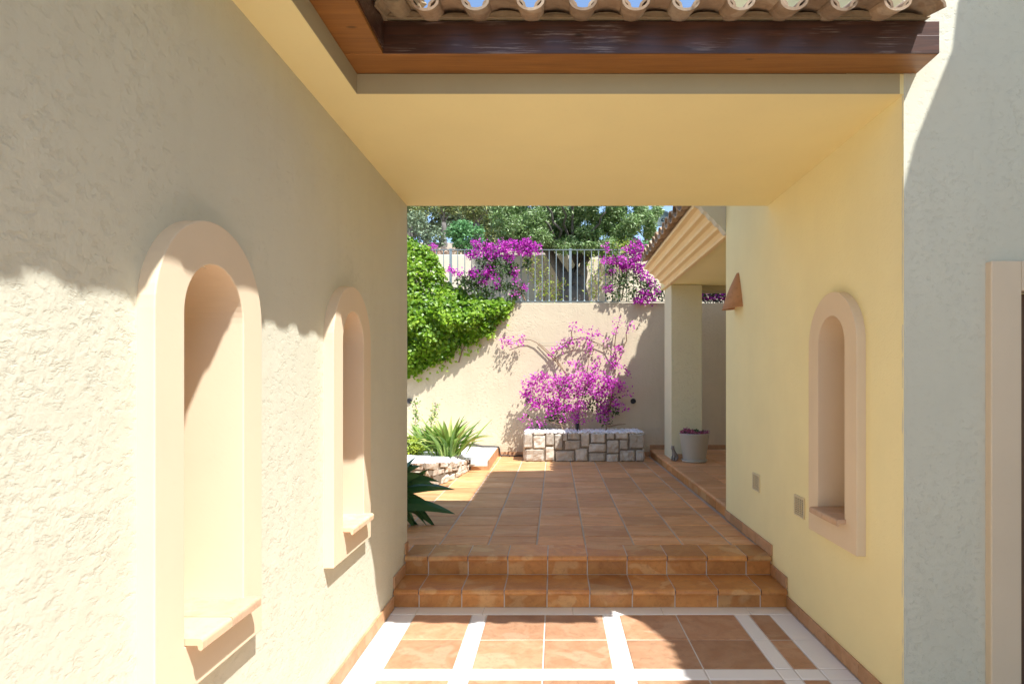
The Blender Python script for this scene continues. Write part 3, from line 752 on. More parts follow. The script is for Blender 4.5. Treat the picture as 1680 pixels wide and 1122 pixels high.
for r_ in range(3):
    s = 0 if r_ != 1 else -.1
    while s < tot:
        L = random.uniform(.15, .34); L = min(L, tot-s) if tot-s-L > .08 else tot-s
        if s+L <= 0: s += L; continue
        sa = max(0, s); p0, n0, t0 = at(sa+.005); p1, n1, t1 = at(s+L-.005)
        hh = lambda f, t, q: Z2-.005+(t-Z2)*min(1, max(0, f+(random.uniform(-.13, .13) if 0 < f < 1 else 0)))
        a0, a1, b0, b1 = hh(rowj[r_], t0, 0), hh(rowj[r_], t1, 0), hh(rowj[r_+1], t0, 0), hh(rowj[r_+1], t1, 0)
        sk = random.uniform(-.06, .06); dv = (p1-p0).normalized()
        stone(mb, [(p0.x, p0.y, a0+.004), (p1.x, p1.y, a1+.004), (p1.x+dv.x*sk, p1.y+dv.y*sk, b1-.004), (p0.x+dv.x*sk, p0.y+dv.y*sk, b0-.004)], (n0+n1), .045)
        s += L+.004
mb.build('stonework', M_stone, bed, fix=False)
mb = MB(); vs = []; k = len(path)
inner = [(p.x-at(c)[1].x*.012, p.y-at(c)[1].y*.012) for p, c in zip(pv, cum)]
vs = [(x, y, Z2-.02) for x, y in inner]+[(x, y, t-.03) for (x, y), t in zip(inner, tops)]
mb.add(vs, [(i, i+1, k+i+1, k+i) for i in range(k-1)])
back = [(-3.6, YW-.01, .58), (-1.27, YW-.01, .40)]
nb = len(mb.v); mb.add([(x, y, t-.03) for (x, y), t in zip(inner, tops)]+back, [tuple(range(k))+(k+1, k)])
mb.build('soil', M_joint, bed, fix=False)
pl = []
while len(pl) < 3600:
    x = random.uniform(-3.4, -1.2); y = random.uniform(7.4, YW-.03)
    best = None
    # inside test: left of the path
    inside = True; tz = .6
    for i in range(k-1):
        a, b = inner[i], inner[i+1]
        if i >= 3 and a[1] <= y <= b[1]:
            xx = a[0]+(b[0]-a[0])*(y-a[1])/(b[1]-a[1]); inside = x < xx+.02; tz = tops[i]+(tops[i+1]-tops[i])*(y-a[1])/(b[1]-a[1])
    if y < 7.5 or (y > 8.98 and x > -1.30): inside = inside and y > 7.47 and x < -1.3
    if not inside: continue
    if y > 8.98: tz = .445+(.42-.445)*(y-8.98)/1.6
    # surface of soil is nearly level behind the rim: blend to the back
    tz = tz*(1) + 0
    f = min(1, max(0, (-1.3-x)/1.0)); tz = tz+(.6-tz)*f*.6
    pl.append((x, y, tz-.015+random.uniform(-.006, .008)))
pebbles('gravel', np.array(pl), 'white pebbles around the strappy plant in the rubble planter', (.013, .028))
mb = MB(); mb.add([(-3.6, 7.46, .60), (-1.62, 7.56, .57), (-1.39, 8.1, .53), (-1.28, 8.98, .43), (-1.246, 9.0, .43), (-1.246, YW-.01, .425), (-3.6, YW-.01, .58)], [tuple(range(7))])
mb.build('bed_gravel_base', M_pebble, bed, fix=False)

ledge = thing('ledge', 'low white ledge with terracotta edge between rubble planter and garden wall', 'ledge', (-1.1, 9.8, Z2))
mb = MB(); mb.prof([(-1.245, 9.0), (-.985, 9.0), (-1.010, YW-.003), (-1.245, YW-.003)], 'z', Z2, .427); mb.build('ledge_top', M_platform, ledge, bevel=.004)
mb = MB(); mb.box(-1.24, 8.986, Z2, -.985, 8.999, Z2+.06); mb.prof([(-.984, 8.986), (-.970, 8.986), (-.995, YW-.004), (-1.009, YW-.004)], 'z', Z2+.002, .424)
mb.build('edge_tile', M_skirt, ledge)

hp = [(-2.4, YW-.02, .64), (-1.6, YW-.02, .50), (-1.25, YW-.02, .445), (-1.05, YW-.02, .442), (-.985, YW-.02, .437), (-.968, YW-.02, .40), (-.960, YW-.03, .32), (-.945, YW-.04, .291), (-.75, YW-.07, .289), (-.60, YW-.05, .289), (-.50, YW-.06, .289)]
mb = MB(); mb.tube(hp, .011, 8); tag(mb.build('hose', M_black, smooth=True), 'thin black irrigation hose running along the foot of the garden wall', 'hose')

spot = thing('garden_spotlight', 'small black spotlight standing in the pebbles of the long planter', 'spotlight', (*P(947, 705, 10.12)[:2], .74))
sx = spot.location.x; mb = MB(); mb.lathe([(0, .735), (.008, .735), (.008, .78), (.028, .785), (.034, .875), (.028, .88), (.0, .868)], sx, 10.12, 14); mb.build('lamp_head', M_black, spot)

# ------------------------------------------------------------------ pot, cat
pc = P(1139, 745, 9.0)
potx, poty = 2.05, 9.03
pot = thing('flower_pot', 'large grey-green tapered flower pot with saucer beside the porch pillar', 'flower pot', (potx, poty, Z3))
mb = MB(); mb.lathe([(0, Z3+.02), (.158, Z3+.02), (.165, Z3+.03), (.217, Z3+.405), (.221, Z3+.41), (.221, Z3+.420), (.212, Z3+.422), (.206, Z3+.415), (.200, Z3+.37), (0, Z3+.37)], potx, poty, 40)
mb.build('pot_body', M_pot, pot, smooth=True)
mb = MB(); mb.lathe([(0, Z3+.001), (.172, Z3+.001), (.190, Z3+.035), (.184, Z3+.037), (.170, Z3+.012), (0, Z3+.012)], potx, poty, 40); mb.build('saucer', M_pot, pot, smooth=True)
mb = MB(); mb.lathe([(0, Z3+.385), (.199, Z3+.38)], potx, poty, 20); mb.build('soil', M_dirt, pot)
fl = thing('flowering_plant', 'low pink and purple flowers filling the grey-green pot', 'flowers', (potx, poty, Z3+.39))
bl = [(potx+.15*math.cos(a), poty+.15*math.sin(a), Z3+.42, .055, .055, .04) for a in np.linspace(0, 6.28, 9)[:-1]]+[(potx, poty, Z3+.43, .10, .10, .045)]
leaves('foliage', blob_pts(bl, 9000), .030, L_boug, fl)
bl2 = [(potx, poty-.15, Z3+.43, .15, .04, .025), (potx-.16, poty-.06, Z3+.44, .05, .05, .035), (potx-.09, poty-.13, Z3+.445, .06, .05, .045), (potx-.11, poty+.02, Z3+.465, .05, .06, .03), (potx+.15, poty-.06, Z3+.435, .06, .05, .035), (potx+.08, poty-.13, Z3+.43, .05, .05, .03)]
leaves('petals', blob_pts(bl2, 14000), .026, L_pinkf, fl, aspect=.9)

cx, cy = P(1106, 752, 9.12)[0], 9.12
cat = thing('cat_figurine', 'small grey stone sitting cat figurine by the foot of the porch pillar', 'figurine', (cx, cy, Z3))
def skin(name, nodes, edges, m, parent, sub=2):
    me = bpy.data.meshes.new(name); me.from_pydata([nd[0] for nd in nodes], edges, [])
    o = bpy.data.objects.new(name, me); C.objects.link(o); sk = o.modifiers.new('skin', 'SKIN'); sk.use_smooth_shade = True
    for v, nd in zip(me.skin_vertices[0].data, nodes): v.radius = (nd[1], nd[1])
    me.skin_vertices[0].data[0].use_root = True
    ss = o.modifiers.new('sub', 'SUBSURF'); ss.levels = sub; ss.render_levels = sub; me.materials.append(m); o.parent = parent
    return o
N = [((.03, .0, .045), .045), ((.015, 0, .09), .040), ((-.005, 0, .13), .030), ((-.02, 0, .165), .022), ((-.035, 0, .19), .028), ((-.058, 0, .192), .017),
     ((-.028, .018, .05), .013), ((-.034, .020, .005), .013), ((-.028, -.018, .05), .013), ((-.034, -.020, .005), .013),
     ((.01, .04, .03), .022), ((-.02, .042, .008), .014), ((.01, -.04, .03), .022), ((-.02, -.042, .008), .014),
     ((.07, .0, .02), .014), ((.10, .03, .012), .011), ((.09, .065, .012), .009),
     ((-.028, .016, .213), .010), ((-.026, .021, .233), .003), ((-.028, -.016, .213), .010), ((-.026, -.021, .233), .003)]
E = [(0,1),(1,2),(2,3),(3,4),(4,5),(1,6),(6,7),(1,8),(8,9),(0,10),(10,11),(0,12),(12,13),(0,14),(14,15),(15,16),(4,17),(17,18),(4,19),(19,20)]
co_ = skin('cat_body', N, E, M_cat, cat); co_.rotation_euler = (0, 0, R(35)); 

# ------------------------------------------------------------------ ivy
def in_poly(x, y, poly):
    c = np.zeros(len(x), bool); n = len(poly); j = n-1
    for i in range(n):
        xi, yi = poly[i]; xj, yj = poly[j]
        c ^= ((yi > y) != (yj > y)) & (x < (xj-xi)*(y-yi)/(yj-yi+1e-9)+xi); j = i
    return c
ivy = thing('ivy', 'thick bright green ivy spilling over the left end of the garden wall', 'ivy', (-2.2, YW-.2, 2.9))
poly = [(560, 340), (640, 368), (668, 386), (690, 398), (712, 415), (722, 438), (728, 458), (742, 466), (765, 478), (800, 487), (840, 492), (832, 512), (815, 527), (803, 543), (772, 560), (748, 570), (732, 588), (706, 596), (690, 606), (668, 616), (560, 660)]
cand = rng.uniform([560, 335], [845, 665], (36000, 2))
wob = 5*np.sin(cand[:, 0]*.21)+4*np.sin(cand[:, 0]*.53+2)
keep = in_poly(cand[:, 0], cand[:, 1]+wob*.5, poly); cand = cand[keep]
# distance to outline -> thickness
pa = np.array(poly, float); pb = np.roll(pa, -1, 0); d = np.full(len(cand), 1e9)
for a, b in zip(pa, pb):
    t = np.clip(((cand-a)@(b-a))/((b-a)@(b-a)), 0, 1); d = np.minimum(d, np.linalg.norm(cand-(a+t[:, None]*(b-a)), axis=1))
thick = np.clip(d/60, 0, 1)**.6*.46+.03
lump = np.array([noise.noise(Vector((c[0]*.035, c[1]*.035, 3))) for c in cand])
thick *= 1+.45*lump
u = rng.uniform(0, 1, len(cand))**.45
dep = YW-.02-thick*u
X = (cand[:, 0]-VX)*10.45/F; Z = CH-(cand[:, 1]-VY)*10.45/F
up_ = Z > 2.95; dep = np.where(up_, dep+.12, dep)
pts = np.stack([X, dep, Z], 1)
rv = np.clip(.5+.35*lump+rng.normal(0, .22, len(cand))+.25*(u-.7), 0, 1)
fr = []
for (px, py) in ((700, 600), (735, 592), (760, 568), (800, 548), (825, 520), (838, 500), (775, 565), (720, 600), (690, 612)):
    for q in range(14): fr.append(P(px+random.uniform(-14, 12), py+random.uniform(-8, 12), YW-.03-random.uniform(0, .05)))
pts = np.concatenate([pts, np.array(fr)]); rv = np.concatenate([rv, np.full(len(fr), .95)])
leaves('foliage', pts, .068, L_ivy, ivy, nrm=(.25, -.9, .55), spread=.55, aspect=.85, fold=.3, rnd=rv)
mb = MB()
for i in range(16):
    x = -3.2+i*.13+random.uniform(-.04, .04); z = 1.9; p = [(x, YW-.02, z)]
    for k in range(7): x += random.uniform(.0, .16); z += random.uniform(.08, .2); p.append((x, YW-.03-.02*k, z))
    if p[-1][0] < -1.3: mb.tube(p, [.012-.0012*q for q in range(8)], 5)
mb.build('stems', M_stem, ivy)
# sparse creeping shoots at the fringe
fr = []
for (px, py) in ((700, 600), (735, 592), (760, 568), (800, 548), (825, 520), (838, 500), (775, 565), (720, 600), (690, 612)):
    for q in range(14): fr.append(P(px+random.uniform(-14, 12), py+random.uniform(-8, 12), YW-.03-random.uniform(0, .05)))


# ------------------------------------------------------------------ bougainvilleas
def px_blobs(lst, d, th=.6):
    out = []
    for (px, py, rx, ry, *dd) in lst:
        dd_ = d-(dd[0] if dd else 0); c = P(px, py, dd_); k = dd_/F
        out.append((c[0], c[1], c[2], rx*k, min(rx, ry)*k*th+.02, ry*k))
    return out
def bract_clusters(blobs, dens, per=7, spread=.028):
    c = blob_pts(blobs, dens); p = np.repeat(c, per, 0)+rng.normal(0, spread, (len(c)*per, 3)); rv = np.clip(np.repeat(rng.uniform(.1, .9, len(c)), per)+rng.normal(0, .15, len(c)*per), 0, 1)
    return p, rv
def boug(name_label, base, blobs_f, blobs_l, d, dens_f, dens_l, stems, fs=.038, bm_=None, spr=.028):
    t = thing('bougainvillea', name_label, 'bougainvillea', base)
    p, rv = bract_clusters(px_blobs(blobs_f, d), dens_f, spread=spr)
    leaves('bracts', p, fs, bm_ or L_bract, t, nrm=(.1, -.5, .6), spread=.8, aspect=.85, fold=.35, rnd=rv)
    if blobs_l: leaves('foliage', blob_pts(px_blobs(blobs_l, d+.04), dens_l*1.5), .052, L_boug, t, nrm=(.1, -.5, .6), spread=.8, aspect=.55)
    mb = MB()
    for st in stems:
        q = [Vector(P(a, b, c)) for (a, b, c) in st]; rr = [.011*(1-.75*i/(len(q)-1))+.002 for i in range(len(q))]
        mb.tube(q, rr, 5)
    mb.build('stems', M_stem, t)
    return t
# 1: on the railing, left
boug('dense magenta bougainvillea draped over the left part of the railing beside the ivy', (-1.0, 10.6, 2.95),
     [(782, 403, 10, 8), (800, 408, 13, 9), (820, 404, 15, 10), (840, 403, 15, 10), (860, 402, 15, 10), (876, 408, 12, 11), (862, 413, 14, 7), (830, 416, 16, 8), (806, 418, 12, 7), (770, 418, 9, 6), (784, 416, 8, 6),
      (742, 444, 9, 5), (755, 449, 6, 4), (775, 450, 10, 7), (800, 447, 10, 8), (803, 440, 8, 6), (793, 460, 9, 5), (812, 455, 8, 5), (845, 446, 7, 6), (835, 422, 10, 6), (818, 466, 6, 4), (845, 482, 6, 3), (860, 470, 5, 4), (848, 460, 5, 4)],
     [(800, 430, 22, 14), (780, 455, 24, 14), (770, 470, 16, 10), (795, 478, 22, 10), (825, 470, 14, 10), (840, 440, 16, 12), (850, 475, 12, 12), (820, 440, 22, 18), (755, 462, 12, 8), (865, 430, 8, 10), (840, 488, 12, 5)], 10.55, 820, 2400,
     [[(862, 493, 10.7), (850, 470, 10.65), (835, 440, 10.6), (845, 410, 10.6)], [(800, 493, 10.7), (795, 465, 10.6), (812, 430, 10.6), (810, 408, 10.6)], [(800, 480, 10.7), (770, 460, 10.6), (745, 445, 10.6)]])
# 2: on the railing, right
boug('tall magenta bougainvillea on the railing touching the porch roof', (1.3, 10.6, 2.95),
     [(1045, 400, 7, 7), (1048, 412, 12, 8), (1040, 420, 10, 8), (1052, 422, 10, 8), (994, 407, 6, 4), (992, 428, 8, 5), (1006, 428, 9, 6), (1020, 428, 11, 9), (1033, 432, 11, 9), (1042, 440, 9, 8), (1005, 446, 7, 4), (1020, 438, 9, 5), (1058, 452, 9, 6), (1068, 462, 8, 7), (1076, 478, 8, 6), (1057, 482, 10, 8), (1050, 492, 9, 5), (1045, 493, 6, 4), (1000, 471, 8, 6), (1030, 408, 8, 5), (1048, 442, 7, 8), (1066, 492, 10, 5)],
     [(1030, 455, 25, 12), (1045, 470, 24, 16), (1012, 465, 18, 20), (1070, 475, 18, 18), (1085, 485, 8, 10), (1005, 485, 14, 8), (1035, 486, 20, 8), (1015, 420, 18, 10), (1000, 440, 8, 10)], 10.55, 900, 1500,
     [[(1020, 493, 10.7), (1025, 460, 10.65), (1035, 430, 10.6), (1046, 398, 10.6)], [(1060, 493, 10.7), (1050, 465, 10.6), (1010, 428, 10.6), (992, 408, 10.6)]])
# 3: seen through the porch
boug('dark shaded bougainvillea glimpsed above the wall through the porch', (2.8, 10.7, 2.95),
     [(1150+10*i, 484+2*(i%3), 10, 8) for i in range(7)], [(1120, 484, 20, 14), (1160, 482, 20, 16), (1185, 484, 20, 16), (1215, 484, 20, 16)], 10.75, 400, 2600, [[(1170, 497, 10.8), (1172, 484, 10.8), (1165, 470, 10.8)], [(1171, 495, 10.8), (1190, 488, 10.8), (1205, 484, 10.8), (1195, 470, 10.8)]])
# 4: against the wall above the planter
def z4(x, y): return 800+x/5.611, 520+y/5.611
fb = []
for (x, y, rx, ry) in [(500,560,60,35),(430,600,50,40),(380,680,45,50),(470,680,60,50),(560,640,60,45),(650,580,60,45),(770,580,60,50),(850,520,45,35),(680,700,70,50),(800,700,70,50),(900,620,80,60),(960,570,70,50),(1080,580,60,50),(1150,620,60,50),(1230,640,40,50),(1100,680,70,45),(1000,680,70,50),(480,780,80,40),(600,760,70,50),(640,850,60,40),(560,890,40,25),(760,830,60,35),(420,800,30,25),(870,820,50,45),(780,900,45,30),(820,950,35,30),(1040,720,60,40),(1170,800,35,35),(1250,820,25,22),(1290,700,30,18),(1060,810,45,40),(1070,900,60,50),(880,950,15,12),(490,965,30,22),(335,940,15,15),(395,1025,22,12),(340,605,12,10),(430,545,15,12),(520,545,35,20),(960,470,35,28),(770,430,15,22),(810,430,14,14),(1160,460,30,28),(1180,415,28,22),(1200,355,22,30),(1195,310,14,20),(1210,290,12,10),(1045,385,20,16),(1070,230,22,16),(770,210,30,22),(690,250,28,22),(650,290,24,14),(580,345,22,18),(845,205,24,16),(930,220,16,18),(935,295,10,14),(935,250,8,10),(890,125,22,10),(960,140,22,10),(1000,165,10,10),(785,95,20,16),(1205,55,12,26),(1168,135,16,18),(1300,95,14,14),(185,215,38,22),(225,235,26,12),(140,235,14,8),(320,205,14,7),(290,220,10,6),(1285,525,14,12),(1250,465,14,8),(690,945,18,16),(340,745,14,14),(360,700,18,20)]:
    px, py = z4(x, y); edge = (y < 480)
    fb.append((px, py, rx/5.611, ry/5.611, (.10 if edge else .28)))
lb = [(*z4(x, y), rx/5.611, ry/5.611, .2) for (x, y, rx, ry) in [(640,820,120,60),(900,700,140,60),(1000,800,150,70),(1100,860,120,60),(1080,960,70,40),(600,930,100,40),(480,1000,50,20),(700,640,60,40),(1150,740,60,40),(400,920,50,14),(430,760,80,50),(1200,880,30,15),(680,960,40,30)]]
fb = [(a, b, c*1.12, d*1.12, e) for a, b, c, d, e in fb]
t4 = boug('pink bougainvillea fanned against the garden wall above the long stone planter', (.4, 10.3, .74), fb, lb, YW-.04, 620, 1300,
     [[(*z4(700, 1050), 10.3), (*z4(640, 900), 10.35), (*z4(600, 700), 10.45), (*z4(520, 580), 10.5)],
      [(*z4(850, 1050), 10.3), (*z4(830, 900), 10.35), (*z4(860, 800), 10.4), (*z4(900, 600), 10.5), (*z4(930, 420), 10.55), (*z4(935, 230), 10.6)],
      [(*z4(1090, 1050), 10.3), (*z4(1110, 900), 10.35), (*z4(1150, 700), 10.45), (*z4(1180, 450), 10.55), (*z4(1160, 350), 10.58), (*z4(1100, 280), 10.6), (*z4(1010, 240), 10.6), (*z4(950, 225), 10.6)],
      [(*z4(730, 530), 10.5), (*z4(640, 420), 10.58), (*z4(550, 330), 10.6), (*z4(450, 235), 10.6), (*z4(390, 208), 10.6), (*z4(330, 210), 10.6), (*z4(230, 225), 10.58)],
      [(*z4(740, 560), 10.5), (*z4(630, 380), 10.6), (*z4(470, 240), 10.62)],
      [(*z4(600, 345), 10.55), (*z4(690, 250), 10.55), (*z4(780, 210), 10.55), (*z4(880, 190), 10.55), (*z4(1010, 240), 10.58)],
      [(*z4(1180, 420), 10.58), (*z4(1170, 260), 10.58), (*z4(1185, 130), 10.58), (*z4(1205, 50), 10.58)],
      [(*z4(1240, 280), 10.6), (*z4(1280, 220), 10.6), (*z4(1275, 150), 10.58), (*z4(1295, 90), 10.55)],
      [(*z4(780, 210), 10.58), (*z4(770, 150), 10.58), (*z4(785, 95), 10.55)],
      [(*z4(420, 940), 10.4), (*z4(560, 960), 10.35), (*z4(700, 1000), 10.3)], [(*z4(1110, 1010), 10.35), (*z4(1200, 990), 10.35), (*z4(1270, 985), 10.35)]], fs=.038, bm_=L_pinkb, spr=.040)
mb = MB(); mb.tube([P(*z4(470, 243), 10.63), P(*z4(1280, 240), 10.63)], .0018, 4); mb.tube([P(*z4(750, 182), 10.63), P(*z4(1000, 182), 10.63)], .0018, 4)
mb.build('training_wire', M_metal, t4)

# ------------------------------------------------------------------ terrace plants
cl = P(737, 742, 8.75)
aga = thing('strappy_plant', 'clump of arching strappy green leaves in the rubble planter', 'plant', (cl[0], 8.75, .53))
mb = MB()
for i in range(105):
    a = random.uniform(0, 6.283); rr = abs(random.gauss(0, .12)); L = random.uniform(.38, .68)
    blade(mb, (cl[0]+rr*math.cos(a), 8.75+rr*.8*math.sin(a), .52), a+random.uniform(-.5, .5), random.uniform(.05, .75), L, random.uniform(.052, .085), random.uniform(.3, 1.4))
mb.build('leaves', L_strap, aga, fix=False)
mb = MB()
for i in range(120):
    a = random.uniform(0, 6.283); rr = abs(random.gauss(0, .15)); blade(mb, (cl[0]-.03+rr*math.cos(a), 8.72+rr*.8*math.sin(a), .52), a, random.uniform(.05, .7), random.uniform(.12, .34), .011, random.uniform(.2, 1.2), 4)
mb.build('grass_blades', L_strap, aga, fix=False)
for (px, d_, s_, lab) in ((700, 9.3, .8, 'paler broad-leaved plant left of the strappy clump'),):
    c = P(px, 738, d_); o = thing('broad_leaf_plant', lab, 'plant', (c[0], d_, .52)); mb = MB()
    for i in range(34):
        a = random.uniform(0, 6.283); blade(mb, (c[0]+random.uniform(-.12, .12), d_+random.uniform(-.1, .1), .5), a, random.uniform(.1, .9), random.uniform(.3, .55), .075, random.uniform(.2, 1.2))
    mb.build('leaves', L_strap, o, fix=False)
c = P(672, 728, 8.6); o = thing('lime_shrub', 'small lime yellow leafy shrub at the left end of the rubble planter', 'shrub', (c[0], 8.6, .56))
leaves('foliage', blob_pts([(c[0]-.02, 8.6, .68, .16, .14, .13), (c[0]+.1, 8.62, .62, .1, .1, .08), (c[0]-.2, 8.6, .68, .16, .14, .13)], 9000), .05, L_lime, o, spread=.7, aspect=.6)
mb = MB(); mb.tube([(c[0], 8.6, .54), (c[0]+.01, 8.6, .68)], .008, 5); mb.build('stems', M_stem, o)
for (px0, py0, px1, py1, d_, lab) in ((684, 738, 681, 656, 9.9, 'spindly weed with small leaves climbing the garden wall at the far left'), (703, 725, 716, 660, 10.2, 'slender leaning weed between the clump and garden wall')):
    a = Vector(P(px0, py0, d_)); b = Vector(P(px1, py1, d_)); o = thing('weed', lab, 'weed', tuple(a), group='weeds in the rubble planter')
    mb = MB(); pth = [a.lerp(b, q/6)+Vector((.02*math.sin(q*1.7), 0, 0)) for q in range(7)]; mb.tube(pth, .006, 5); mb.build('stem', M_stem, o)
    pp = np.array([a.lerp(b, random.uniform(.25, 1.0)) for _ in range(130)])+rng.normal(0, .035, (130, 3)); leaves('foliage', pp, .05, L_strap, o, aspect=.55)

dk = thing('dark_strap_plant', 'dark green broad strap-leaved plant poking out behind the end of the left wall', 'plant', (-1.62, 5.5, Z2))
mb = MB(); bx, by = -1.62, 5.5
tips = [(747, 803, 0), (747, 843, 0), (716, 866, 0), (700, 862, 0), (712, 795, 0), (700, 822, 0), (690, 880, 0), (705, 768, 0), (722, 790, 0), (690, 845, 0)]
for (px, py, _) in tips + [(random.uniform(630, 700), random.uniform(740, 880), 0) for _ in range(22)]:
    d_ = random.uniform(5.3, 5.75); tp = Vector(P(px, py, d_)); b0 = Vector((bx+random.uniform(-.05, .05), by+random.uniform(-.05, .05), Z2+random.uniform(.10, .34)))
    v = tp-b0; L = v.length*1.05; sidev = Matrix.Rotation(random.choice((-1, 1))*random.uniform(.5, 1.2), 3, v.normalized()) @ v.cross(Vector((0, 0, 1))).normalized(); n = 9; vs = []
    sag = random.uniform(.03, .10)*(1 if tp.z > .4 else 1.4); wdt = random.uniform(.062, .088)
    for i in range(n+1):
        t_ = i/n; p = b0.lerp(tp, t_)+Vector((0, 0, sag*math.sin(math.pi*t_)*1.3)); ww = wdt*(.55+.9*t_ if t_ < .5 else 1)*(1-max(0, (t_-.45)/.55)**1.7)+.001
        nrm_ = v.cross(sidev).normalized()
        vs += [p+sidev*ww*.9+nrm_*ww*.35, p, p-sidev*ww*.9+nrm_*ww*.35]
    fs = []
    for i in range(n): q = 3*i; fs += [(q, q+1, q+4, q+3), (q+1, q+2, q+5, q+4)]
    mb.add(vs, fs, random.random())
mb.build('leaves', L_darkb, dk, fix=False)
mb = MB(); mb.tube([(bx, by, Z2), (bx+.01, by, Z2+.2), (bx, by, Z2+.36)], [.035, .03, .02], 8); mb.build('stem', M_bark, dk)

# plants in front of the upper wall
def creeper(px0, py0, px1, py1, d_, n, label, s=.05):
    a = Vector(P(px0, py0, d_)); b = Vector(P(px1, py1, d_)); o = thing('climbing_shoots', label, 'climber', tuple(a), group='thin climbers behind the railing')
    mb = MB(); pp = []
    for k in range(5):
        p = a+Vector((random.uniform(-.08, .08), 0, 0)); path_ = [p.copy()]
        for q in range(6):
            p = p+(b-a)/6+Vector((random.uniform(-.07, .07), random.uniform(-.03, .03), 0)); path_.append(p.copy())
            for _ in range(n//30): pp.append(p+Vector((random.gauss(0, .05), random.gauss(0, .04), random.gauss(0, .06))))
        mb.tube(path_, .005, 4)
    mb.build('stems', M_stem, o); leaves('foliage', np.array([v[:] for v in pp]), s, L_lime, o, aspect=.55)
creeper(893, 494, 880, 430, 11.0, 240, 'thin pale green climber behind the bars left of the olive trunk')
creeper(908, 494, 915, 465, 11.0, 150, 'low yellow-green climber behind the bars at the olive trunk foot')
creeper(972, 494, 985, 425, 11.0, 200, 'pale green climber on the upper wall right of the olive trunk')
creeper(1018, 440, 1020, 398, 11.4, 260, 'yellow-green shoots rising above the rail by the right bougainvillea')

# ------------------------------------------------------------------ trees and shrubs up the hill
def limb(mb, a, b, r0, r1, n=6, wob=.08):
    a, b = Vector(a), Vector(b); L = (b-a).length; pth = []
    for i in range(n+1):
        t = i/n; w_ = wob*L*math.sin(math.pi*t); pth.append(a.lerp(b, t)+Vector((random.uniform(-w_, w_), random.uniform(-w_, w_), random.uniform(-w_, w_)*.4)))
    mb.tube(pth, [r0+(r1-r0)*i/n for i in range(n+1)], 9); return pth
def tree(name, label, base, h_tr, crown, dens, leaf, m, trunk_r=.12, group=None, spread=1.0, aspect=.5, nlimb=6, clumps=None, cat='tree'):
    o = thing(name, label, cat, base, group=group); mb = MB(); cx, cy, cz, rx, ry, rz = crown
    top = Vector((base[0]*.5+cx*.5, base[1]*.5+cy*.5, base[2]+h_tr)); limb(mb, (base[0], base[1], base[2]-.15), top, trunk_r, trunk_r*.7, 6, .04)
    bl = []
    for i in range(nlimb):
        a = 6.283*i/nlimb+random.uniform(-.4, .4); e = Vector((cx+rx*.6*math.cos(a), cy+ry*.6*math.sin(a), cz+rz*random.uniform(-.4, .3))); limb(mb, top, e, trunk_r*.28, trunk_r*.06, 6, .08)
    mb.build('trunk', M_bark, o, smooth=True)
    nc = clumps or 36
    for i in range(nc):
        v = Vector((random.gauss(0, 1), random.gauss(0, 1), random.gauss(0, 1))).normalized()*random.uniform(.35, 1.0)**.6
        s = random.uniform(.20, .36); bl.append((cx+v.x*rx*.88, cy+v.y*ry*.88, cz+v.z*rz*.88, rx*s, ry*s, rz*s*.85))
    leaves('crown', blob_pts(bl, dens*3.4), leaf*1.25, m, o, nrm=(.15, -.3, .6), spread=spread, aspect=aspect)
    return o
# olive tree on the terrace right behind the railing
ol = thing('olive_tree', 'large olive tree with thick grey trunk behind the railing', 'tree', (.35, 12.6, 2.8))
mb = MB(); bd = 12.6
limb(mb, (.42, bd, 2.5), (.36, bd, 3.5), .46, .26, 6, .02); limb(mb, (.16, bd+.05, 2.5), (.25, bd, 3.8), .24, .15, 6, .02); limb(mb, (.62, bd, 2.5), (.45, bd, 3.7), .26, .16, 6, .02)
limb(mb, (.36, bd, 3.4), (-.3, bd+.2, 4.7), .15, .06); limb(mb, (.40, bd, 3.4), (1.0, bd+.2, 4.8), .14, .06); limb(mb, (.38, bd, 3.5), (.4, bd+.3, 5.2), .17, .08)
for i in range(7):
    a = random.uniform(0, 6.283); limb(mb, (.4+.5*math.cos(a), bd+.2*math.sin(a), 4.3), (.4+1.6*math.cos(a), bd+1.2*math.sin(a), random.uniform(4.5, 5.8)), .035, .01)
mb.build('trunk', M_bark, ol, smooth=True)
bl = []
for (px, py, rx, ry) in [(825, 362, 22, 26), (850, 375, 24, 20), (845, 345, 26, 22), (880, 360, 24, 20), (905, 345, 24, 18), (880, 390, 26, 14), (910, 385, 24, 16), (935, 360, 26, 20), (960, 345, 26, 18), (965, 385, 26, 16), (990, 365, 26, 20), (1010, 350, 22, 18), (1020, 385, 20, 16), (1040, 370, 18, 16), (1050, 350, 14, 14), (1060, 380, 10, 10), (1000, 400, 18, 10), (940, 400, 26, 12), (830, 335, 30, 16), (900, 320, 50, 20), (980, 320, 50, 20), (1040, 325, 20, 14), (860, 300, 50, 25), (950, 285, 60, 25), (1065, 362, 10, 8), (1075, 345, 8, 6), (830, 392, 14, 8), (890, 402, 20, 8), (925, 406, 20, 8), (965, 406, 24, 8), (1000, 410, 18, 7), (850, 398, 20, 8), (1035, 398, 16, 8)]:
    for _ in range(3):
        dd = 12.5+random.uniform(-.9, 1.1); c = P(px+random.uniform(-6, 6), py+random.uniform(-5, 5), dd); bl.append((c[0], dd, c[2], rx*.0115, .35, ry*.0115))
leaves('crown', blob_pts(bl, 3300), .075, L_olive, ol, nrm=(.15, -.2, .6), spread=1.0, aspect=.36, fold=.15)

